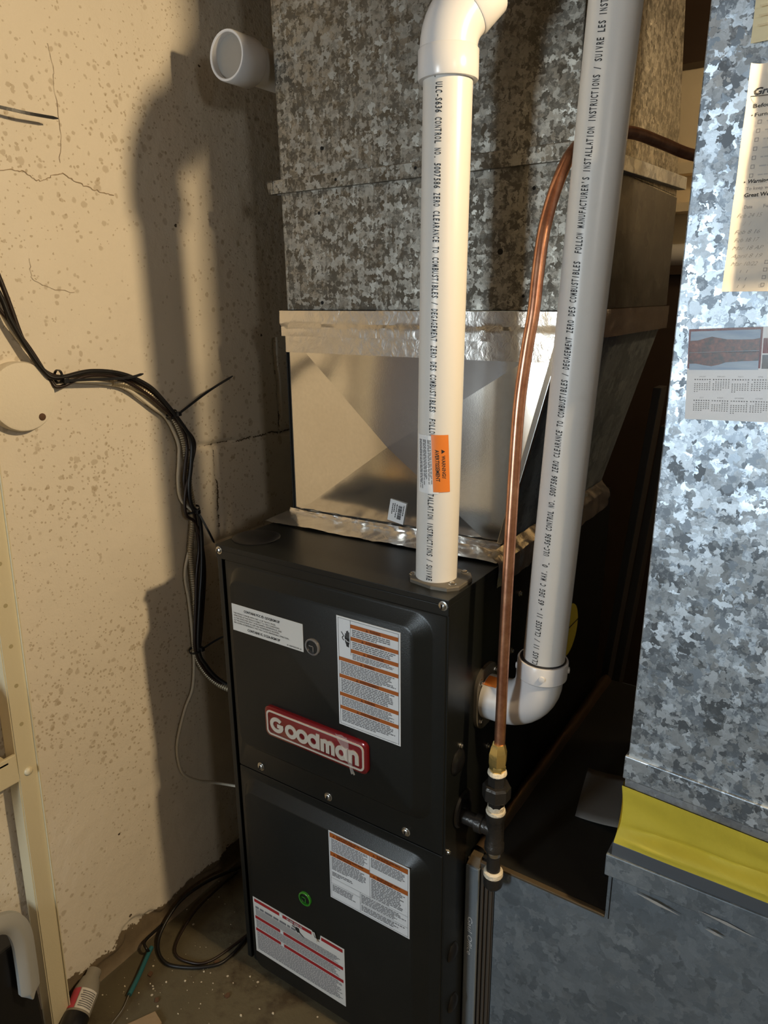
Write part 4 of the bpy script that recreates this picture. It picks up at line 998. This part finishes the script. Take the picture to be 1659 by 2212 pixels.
# ---------------------------------------------------------------- cables on the wall
def cable(name, pts, r, m, label, ribs=False, dx=0.0):
    P = smooth_path([(p[0] + dx, p[1], p[2]) for p in pts], 8)
    if ribs:
        Q = []; L = 0
        for i in range(len(P) - 1):
            k = max(1, int((P[i + 1] - P[i]).length / .0014))
            for j in range(k): Q.append(P[i].lerp(P[i + 1], j / k))
        rs = [r * (1 + .14 * math.sin(i * 2.1)) for i in range(len(Q))]
        o = MB().tube(Q, rs, 10).build(name, m, smooth=60)
    else: o = MB().tube(P, r, 10).build(name, m, smooth=60)
    return tag(o, label, 'cable', 'cables tied along the left wall')
TOPS = [(-.186, -.262, 2.13), (-.186, -.262, 1.80), (-.184, -.252, 1.52), (-.185, -.236, 1.44)]
cabA = TOPS + [(-.185, -.215, 1.36), (-.185, -.197, 1.298), (-.185, -.188, 1.263), (-.185, -.176, 1.213), (-.185, -.156, 1.174), (-.182, -.135, 1.157), (-.182, -.107, 1.155), (-.182, -.065, 1.156), (-.182, -.013, 1.144), (-.182, .033, 1.124), (-.180, .069, 1.091), (-.178, .102, 1.044), (-.178, .112, 1.007), (-.178, .105, .973), (-.178, .098, .939), (-.178, .103, .906), (-.178, .114, .880), (-.178, .118, .851), (-.178, .121, .802), (-.178, .109, .748), (-.178, .101, .691), (-.178, .092, .634), (-.178, .089, .596), (-.176, .097, .561), (-.165, .118, .517), (-.12, .141, .487), (-.05, .16, .470)]
cabW = [(x - .003, y + .004, z) for x, y, z in TOPS] + [(-.188, -.222, 1.32), (-.188, -.202, 1.257), (-.188, -.187, 1.224), (-.188, -.160, 1.185), (-.188, -.137, 1.157), (-.188, -.098, 1.146), (-.188, -.052, 1.138), (-.188, -.004, 1.125), (-.188, .050, 1.085), (-.188, .079, 1.060), (-.186, .098, 1.014), (-.186, .097, .983), (-.186, .090, .940), (-.186, .094, .903), (-.180, .118, .872), (-.186, .124, .84), (-.188, .100, .79), (-.188, .088, .75), (-.188, .092, .694), (-.188, .093, .613), (-.188, .090, .552), (-.188, .080, .504), (-.188, .058, .472), (-.188, .034, .421), (-.188, .027, .382), (-.188, .036, .332), (-.188, .075, .288), (-.180, .126, .254), (-.10, .17, .24), (-.03, .20, .23)]
cabF = [(-.186, -.03, 1.137), (-.186, -.003, 1.131), (-.186, .043, 1.110), (-.186, .081, 1.077), (-.184, .106, 1.026), (-.184, .113, .971), (-.184, .114, .926), (-.184, .118, .888), (-.186, .116, .850), (-.186, .105, .796), (-.186, .104, .748), (-.186, .105, .688), (-.186, .096, .591), (-.182, .105, .545), (-.160, .124, .506), (-.11, .138, .488), (-.03, .13, .47)]
cabC = [(x + .007, y - .004, z) for x, y, z in TOPS] + [(-.178, -.23, 1.34), (-.178, -.204, 1.276), (-.178, -.195, 1.244), (-.178, -.178, 1.207), (-.176, -.156, 1.168), (-.173, -.136, 1.155), (-.173, -.077, 1.160), (-.175, -.016, 1.150), (-.175, .034, 1.126), (-.173, .061, 1.099), (-.170, .091, 1.059), (-.170, .116, 1.017), (-.170, .112, .974), (-.170, .102, .930), (-.170, .104, .893), (-.168, .118, .870), (-.172, .124, .822), (-.172, .118, .757), (-.172, .106, .693), (-.172, .092, .597), (-.168, .104, .555), (-.155, .128, .512), (-.10, .155, .48), (-.04, .18, .46)]
cabD = [(p[0] - .004, p[1] + .012 * math.sin(i * .9 + 1), p[2] - .010 + .006 * math.sin(i * 1.3)) for i, p in enumerate(cabC[:24])]
cable('control_cable', cabA, .0036, M['cable_brown'], 'brown control cable, outermost of the bundle on the left wall')
cable('control_cable', cabC, .0038, M['cable_black'], 'black control cable on top of the tied wall bundle')
cable('control_cable', cabD, .0030, M['cable_brown'], 'thin brown cable wandering inside the tied wall bundle')
cable('control_cable', cabW, .0030, M['cable_white'], 'white cable of the wall bundle that hangs in a lower loop')
cable('armored_cable', cabF, .0062, M['armor'], 'ribbed tan armored cable inside the tied wall bundle', True)
cn = MB().tube([(-.045 + k * .002, .132, .4705) for k in range(20)], [.0085 * (1 + .16 * math.sin(k * 2.0)) for k in range(20)], 14).build('cable_connector', M['steel'], smooth=60)
tag(cn, 'ribbed silver connector where the armored cable enters furnace side', 'connector')

def zip_tie(c, nrm, r, tail, label, loop=True):
    o = thing('cable_tie', label, 'cable tie', c, 'black cable ties on the wall bundle')
    c = Vector(c); nrm = Vector(nrm).normalized()
    u = nrm.orthogonal().normalized(); w = nrm.cross(u)
    if loop:
        mb = MB(); k = 20; ls = []
        for i in range(k):
            a = 2 * PI * i / k; d = u * math.cos(a) + w * math.sin(a)
            ls.append([c + d * r + nrm * .002, c + d * (r + .0014) + nrm * .002, c + d * (r + .0014) - nrm * .002, c + d * r - nrm * .002])
        ls.append(ls[0]); mb.loft(ls, None, False, False).build('tie_loop', M['blackplastic'], o)
    t0, t1 = Vector(tail[0]), Vector(tail[-1])
    MB().box(t0 - Vector((.004, .004, .004)), t0 + Vector((.004, .004, .004))).build('tie_head', M['blackplastic'], o, bevel=.001)
    P = smooth_path(tail, 6) if len(tail) > 2 else [t0, t1]
    ls = []
    for i, p in enumerate(P):
        d = (P[min(i + 1, len(P) - 1)] - P[max(i - 1, 0)]).normalized(); n_ = d.cross(Vector((1, 0, 0))).normalized() * .0021; b_ = Vector((.0008, 0, 0))
        if i == len(P) - 1: n_ *= .4
        ls.append([p + n_ + b_, p - n_ + b_, p - n_ - b_, p + n_ - b_])
    MB().loft(ls).build('tie_tail', M['blackplastic'], o)
    return o
zip_tie((-.180, -.130, 1.156), (0, 1, -.1), .0095, [(-.168, -.126, 1.150), (-.160, -.023, 1.145), (-.156, .012, 1.149)], 'cable tie beside the round cover plate with flat short tail')
zip_tie((-.179, .084, 1.068), (0, .6, -.8), .0105, [(-.165, .088, 1.070), (-.150, .150, 1.105), (-.130, .195, 1.130)], 'cable tie with long tail pointing up right from the bundle')
zip_tie((-.179, .112, .881), (0, .3, -1), .014, [(-.163, .112, .879), (-.150, .120, .845), (-.142, .128, .815)], 'cable tie level with furnace top, thin tail hanging down')
zip_tie((-.178, .089, .593), (0, .2, -1), .012, [(-.164, .094, .596), (-.145, .125, .612), (-.120, .140, .622)], 'lowest cable tie of the bundle, tail pointing towards furnace')
tail = zip_tie((-.183, -.252, 1.520), (0, .1, 1), .0115, [(-.172, -.245, 1.524), (-.170, -.17, 1.5235), (-.166, -.130, 1.522), (-.165, -.086, 1.523)], 'upper cable tie tail entering at left edge high on wall')
del tail['group']

# round cover plate
pl = thing('round_cover_plate', 'round cream painted cover plate on the left wall under cables', 'cover plate', (-.192, -.186, 1.132))
MB().lathe((-.200, -.190, 1.131), (1, 0, 0), [(0, .0520), (.016, .0525), (.0195, .0505), (.0205, .047), (.0205, 0)], 48).build('plate', M['plate'], pl, smooth=40)
MB().lathe((-.181, -.166, 1.098), (1, 0, 0), [(0, .0058), (.0025, .0055), (.004, .003)], 14).build('cover_screw', M['leaf'], pl, smooth=40)

# ---------------------------------------------------------------- shelf post and things at lower left
sp = thing('wall_shelf', 'steel shelf with cream painted slotted upright standing before left wall', 'shelf', (-.15, -.29, 0))
lean = lambda z: -.288 + .030 * z     # leans back a little with height
def post_sec(x0_, x1_, y0_, y1_, z): 
    return [(x0_, y0_ + lean(z), z), (x1_, y0_ + lean(z), z), (x1_, y1_ + lean(z), z), (x0_, y1_ + lean(z), z)]
MB().loft([post_sec(-.1615, -.1595, -.030, .0, 0), post_sec(-.1615, -.1595, -.030, .0, 1.30)]).build('post_web', M['postcream'], sp)
MB().loft([post_sec(-.1615, -.1560, .0, .0018, 0), post_sec(-.1615, -.1560, .0, .0018, 1.30)]).build('post_rim', M['postcream'], sp)
MB().loft([post_sec(-.190, -.1615, -.0318, -.030, 0), post_sec(-.190, -.1615, -.0318, -.030, 1.30)]).build('post_flange', M['postcream'], sp)
M['hole'] = plain('enamel_dimple', (.40, .34, .19), .5)
for k in range(9):
    z = .63 + k * .0665
    if abs(z - .565) > .02: MB().lathe((-.1597, -.016 + lean(z), z), (1, 0, 0), [(0, .0034), (.0004, .0034)], 12).build('punched_hole', M['hole'], sp)
MB().lathe((-.1596, -.015 + lean(.545), .545), (1, 0, 0), [(0, .0072), (.002, .0068), (.0045, .0045), (.0055, .001)], 18).build('carriage_bolt', M['postcream'], sp, smooth=60)
bm_ = MB()
yb = -.0305 + lean(.56)
bm_.hexa([(-.166, yb - .42, .535), (-.160, yb - .42, .535), (-.160, yb, .535), (-.166, yb, .535), (-.166, yb - .42, .572), (-.160, yb - .42, .572), (-.160, yb, .584), (-.166, yb, .584)])
bm_.hexa([(-.190, yb - .42, .572), (-.160, yb - .42, .572), (-.160, yb - .012, .572), (-.190, yb - .012, .572), (-.190, yb - .42, .576), (-.160, yb - .42, .576), (-.160, yb - .012, .578), (-.190, yb - .012, .578)])
o = bm_.build('shelf_beam', M['postcream'], sp, bevel=.0015)
jug = MB().lathe((-.185, -.392, .5785), (0, 0, 1), [(0, .028), (.004, .031), (.075, .0325), (.079, .033), (.110, .033), (.126, .030), (.138, .018), (.141, .0)], 32)
o = tag(jug.build('amber_container', M['yellowbox'], smooth=50), 'amber yellow rounded container on the shelf at left edge', 'container')
lid = MB().lathe((-.182, -.362, .5785), (0, 0, 1), [(0, .010), (.10, .011), (.112, .004)], 16)

MB().box((-.192, -1.45, .60), (-.182, -.37, 2.0)).build('unseen_dark_panel', M['brownpanel'], sp)  # unseen panel, added to give the shiny front sheet dark reflections
bin_ = thing('storage_bin', 'black plastic bin with milky white carrying handle at lower left', 'bin', (-.14, -.48, 0))
MB().hexa([(-.185, -.62, 0), (-.105, -.62, 0), (-.105, -.352, 0), (-.185, -.352, 0), (-.185, -.63, .31), (-.105, -.63, .31), (-.105, -.362, .31), (-.185, -.362, .31)]).build('bin_body', M['blackplastic'], bin_, bevel=.004)
hp = [(-.088, -.52, .372), (-.088, -.44, .380), (-.088, -.405, .376), (-.088, -.383, .360), (-.088, -.374, .330), (-.088, -.374, .285), (-.088, -.376, .235), (-.088, -.378, .212)]
P = smooth_path(hp, 6); ls = []
for i, p in enumerate(P):
    d = (P[min(i + 1, len(P) - 1)] - P[max(i - 1, 0)]).normalized(); n_ = d.cross(Vector((1, 0, 0))).normalized(); k = 1.0 if i < len(P) - 4 else (1 - (i - len(P) + 5) * .2)
    w_ = .0155 * k; ls.append([p + n_ * w_ + Vector((-.007, 0, 0)), p + n_ * w_ + Vector((.001, 0, 0)), p + n_ * w_ * .35 + Vector((.007, 0, 0)), p - n_ * w_ * .35 + Vector((.007, 0, 0)), p - n_ * w_ + Vector((.001, 0, 0)), p - n_ * w_ + Vector((-.007, 0, 0))])
lab(MB().loft(ls).build('carrying_handle', M['handle'], bin_, smooth=35), 'milky white plastic handle')
MB().tube([(-.103, -.50, .30), (-.095, -.50, .335), (-.088, -.50, .368)], .007, 10).build('handle_mount', M['blackplastic'], bin_)

# ---------------------------------------------------------------- floor clutter
bt = thing('can_on_floor', 'grey aerosol can with red and white label on floor behind post', 'can', (-.17, -.27, .0))
ax2 = (Vector((-.178, -.223, .052)) - Vector((-.135, -.300, .030))).normalized(); cb = Vector((-.132, -.305, .029))
MB().lathe(cb, ax2, [(0, .020), (.002, .0225), (.026, .0228), (.027, .0222)], 28).build('can_base', M['blackplastic'], bt, smooth=40)
def wrap(name, h0, h1, a0_, a1_, m):
    u = ax2.cross(Vector((0, 0, 1))).normalized(); w = u.cross(ax2)
    return MB().grid(lambda s, t_: cb + ax2 * (h0 + (h1 - h0) * t_) + (u * math.cos(math.radians(a0_ + (a1_ - a0_) * s)) + w * math.sin(math.radians(a0_ + (a1_ - a0_) * s))) * .0229, 16, 2).build(name, m, bt, smooth=60)
MB().lathe(cb, ax2, [(.026, .0224), (.066, .0224), (.070, .0220), (.088, .0170), (.092, .0135), (.104, .0130), (.106, .012)], 28).build('can_body', M['bottlegrey'], bt, smooth=40)
wrap('red_label', .030, .064, 95, 190, M['bottlered']); wl2 = wrap('white_label', .030, .064, 10, 92, M['labelgrey'])
mb = MB(); u_ = ax2.cross(Vector((0, 0, 1))).normalized(); w_ = u_.cross(ax2)
micro(mb, lambda x, y: cb + ax2 * y + (u_ * math.cos(math.radians(x)) + w_ * math.sin(math.radians(x))) * .0232, 16, 86, .061, .033, 8, M['greyink'], .5, .2, 90)
mb.build('printed_text', None, wl2, fix=False)

def loop_cable(name, pts, r, m, label, cat='cable'):
    return tag(MB().tube(smooth_path(pts, 8), r, 8).build(name, m, smooth=60), label, cat)
loop_cable('floor_cable', [(-.150, .22, .004), (-.168, .12, .03), (-.178, .050, .045), (-.186, -.010, .040), (-.180, -.062, .018), (-.158, -.092, .006), (-.120, -.104, .005), (-.080, -.089, .005), (-.045, -.064, .005), (-.026, -.034, .005), (-.03, .03, .005), (-.07, .15, .005)], .0034, M['cable_black'], 'black cable looping on the floor left of the furnace')
loop_cable('floor_cable', [(-.175, .15, .004), (-.160, .03, .02), (-.150, -.03, .012), (-.128, -.075, .005), (-.09, -.078, .004), (-.05, -.05, .004), (-.03, .05, .004)], .0026, M['cable_brown'], 'thinner brown cable inside the black floor loop')
loop_cable('loose_wire', [(-.195, -.05, .012), (-.185, -.10, .020), (-.168, -.112, .022), (-.165, -.108, .010)], .003, M['cable_black'], 'short black wire stub bending at the wall foot')
tw = thing('teal_sleeved_wire', 'teal sleeved wire with thin bare end lying on floor', 'wire', (-.13, -.17, 0))
MB().tube(smooth_path([(-.170, -.098, .010), (-.163, -.113, .009), (-.140, -.154, .008), (-.122, -.190, .008)], 6), [.0045] * 19, 10).build('teal_sleeve', M['teal'], tw, smooth=60)
MB().tube(smooth_path([(-.122, -.190, .008), (-.110, -.215, .005), (-.103, -.245, .004), (-.09, -.29, .004)], 6), .0012, 8).build('bare_wire', M['steel'], tw, smooth=60)
o = MB().hexa([(-.125, -.32, 0.0005), (-.015, -.30, 0.0005), (-.0285, -.192, 0.0005), (-.056, -.184, 0.0005), (-.125, -.32, .006), (-.015, -.30, .006), (-.0285, -.192, .006), (-.056, -.184, .006)]).build('cardboard_piece', M['cardboard'], bevel=.001)
tag(o, 'small piece of grey brown board on floor at bottom edge', 'board')
rg = random.Random(8)
chips = [(-.170, -.215), (-.113, -.149), (.038, -.032), (.028, -.085), (-.046, -.074), (-.061, -.108), (.1, -.072), (-.063, -.173), (-.02, -.162), (-.105, -.15), (.127, -.065), (-.012, -.082), (-.116, -.174), (.08, -.101), (-.14, -.12), (-.09, -.13), (.0, -.125), (.06, -.14), (.14, -.12), (-.03, -.2), (.02, -.06), (-.15, -.18)]
mb = MB()
for i, (x, y) in enumerate(chips + [(rg.uniform(-.17, .16), rg.uniform(-.24, -.03)) for k in range(60)]):
    r = rg.uniform(.0010, .0026) if i < len(chips) else rg.uniform(.0004, .0011); n = 5; pts = []
    if x > -.02 and y > -.02: continue
    for k in range(n): a = 2 * PI * k / n + rg.uniform(-.3, .3); pts.append((x + r * math.cos(a) * rg.uniform(.6, 1.3), y + r * math.sin(a) * rg.uniform(.5, 1)))
    mb.loft([[(a, b, 0.0001) for a, b in pts], [(a, b, r * .6) for a, b in pts]])
o = mb.build('plaster_crumbs', M['debris']); tag(o, 'cream plaster crumbs scattered over the dirty floor left of furnace', 'debris'); o['kind'] = 'stuff'
FL = ['dark brown flake on floor nearest the red banded label', 'dark brown flake on floor beside the board piece', 'dark brown flake on floor within the black cable loop', 'dark brown flake on floor between teal wire and can']
for i, (x, y) in enumerate(((.030, -.085), (-.075, -.165), (-.040, -.045), (-.13, -.135))):
    mb = MB(); r = rg.uniform(.004, .008); pts = [(x + r * math.cos(a * PI / 4) * rg.uniform(.5, 1.2), y + r * math.sin(a * PI / 4) * rg.uniform(.5, 1.2)) for a in range(8)]
    mb.loft([[(a, b, .0002) for a, b in pts], [(a, b, .0025) for a, b in pts]]); o = mb.build('brown_flake', M['leaf']); tag(o, FL[i], 'debris', 'brown flakes on the floor')
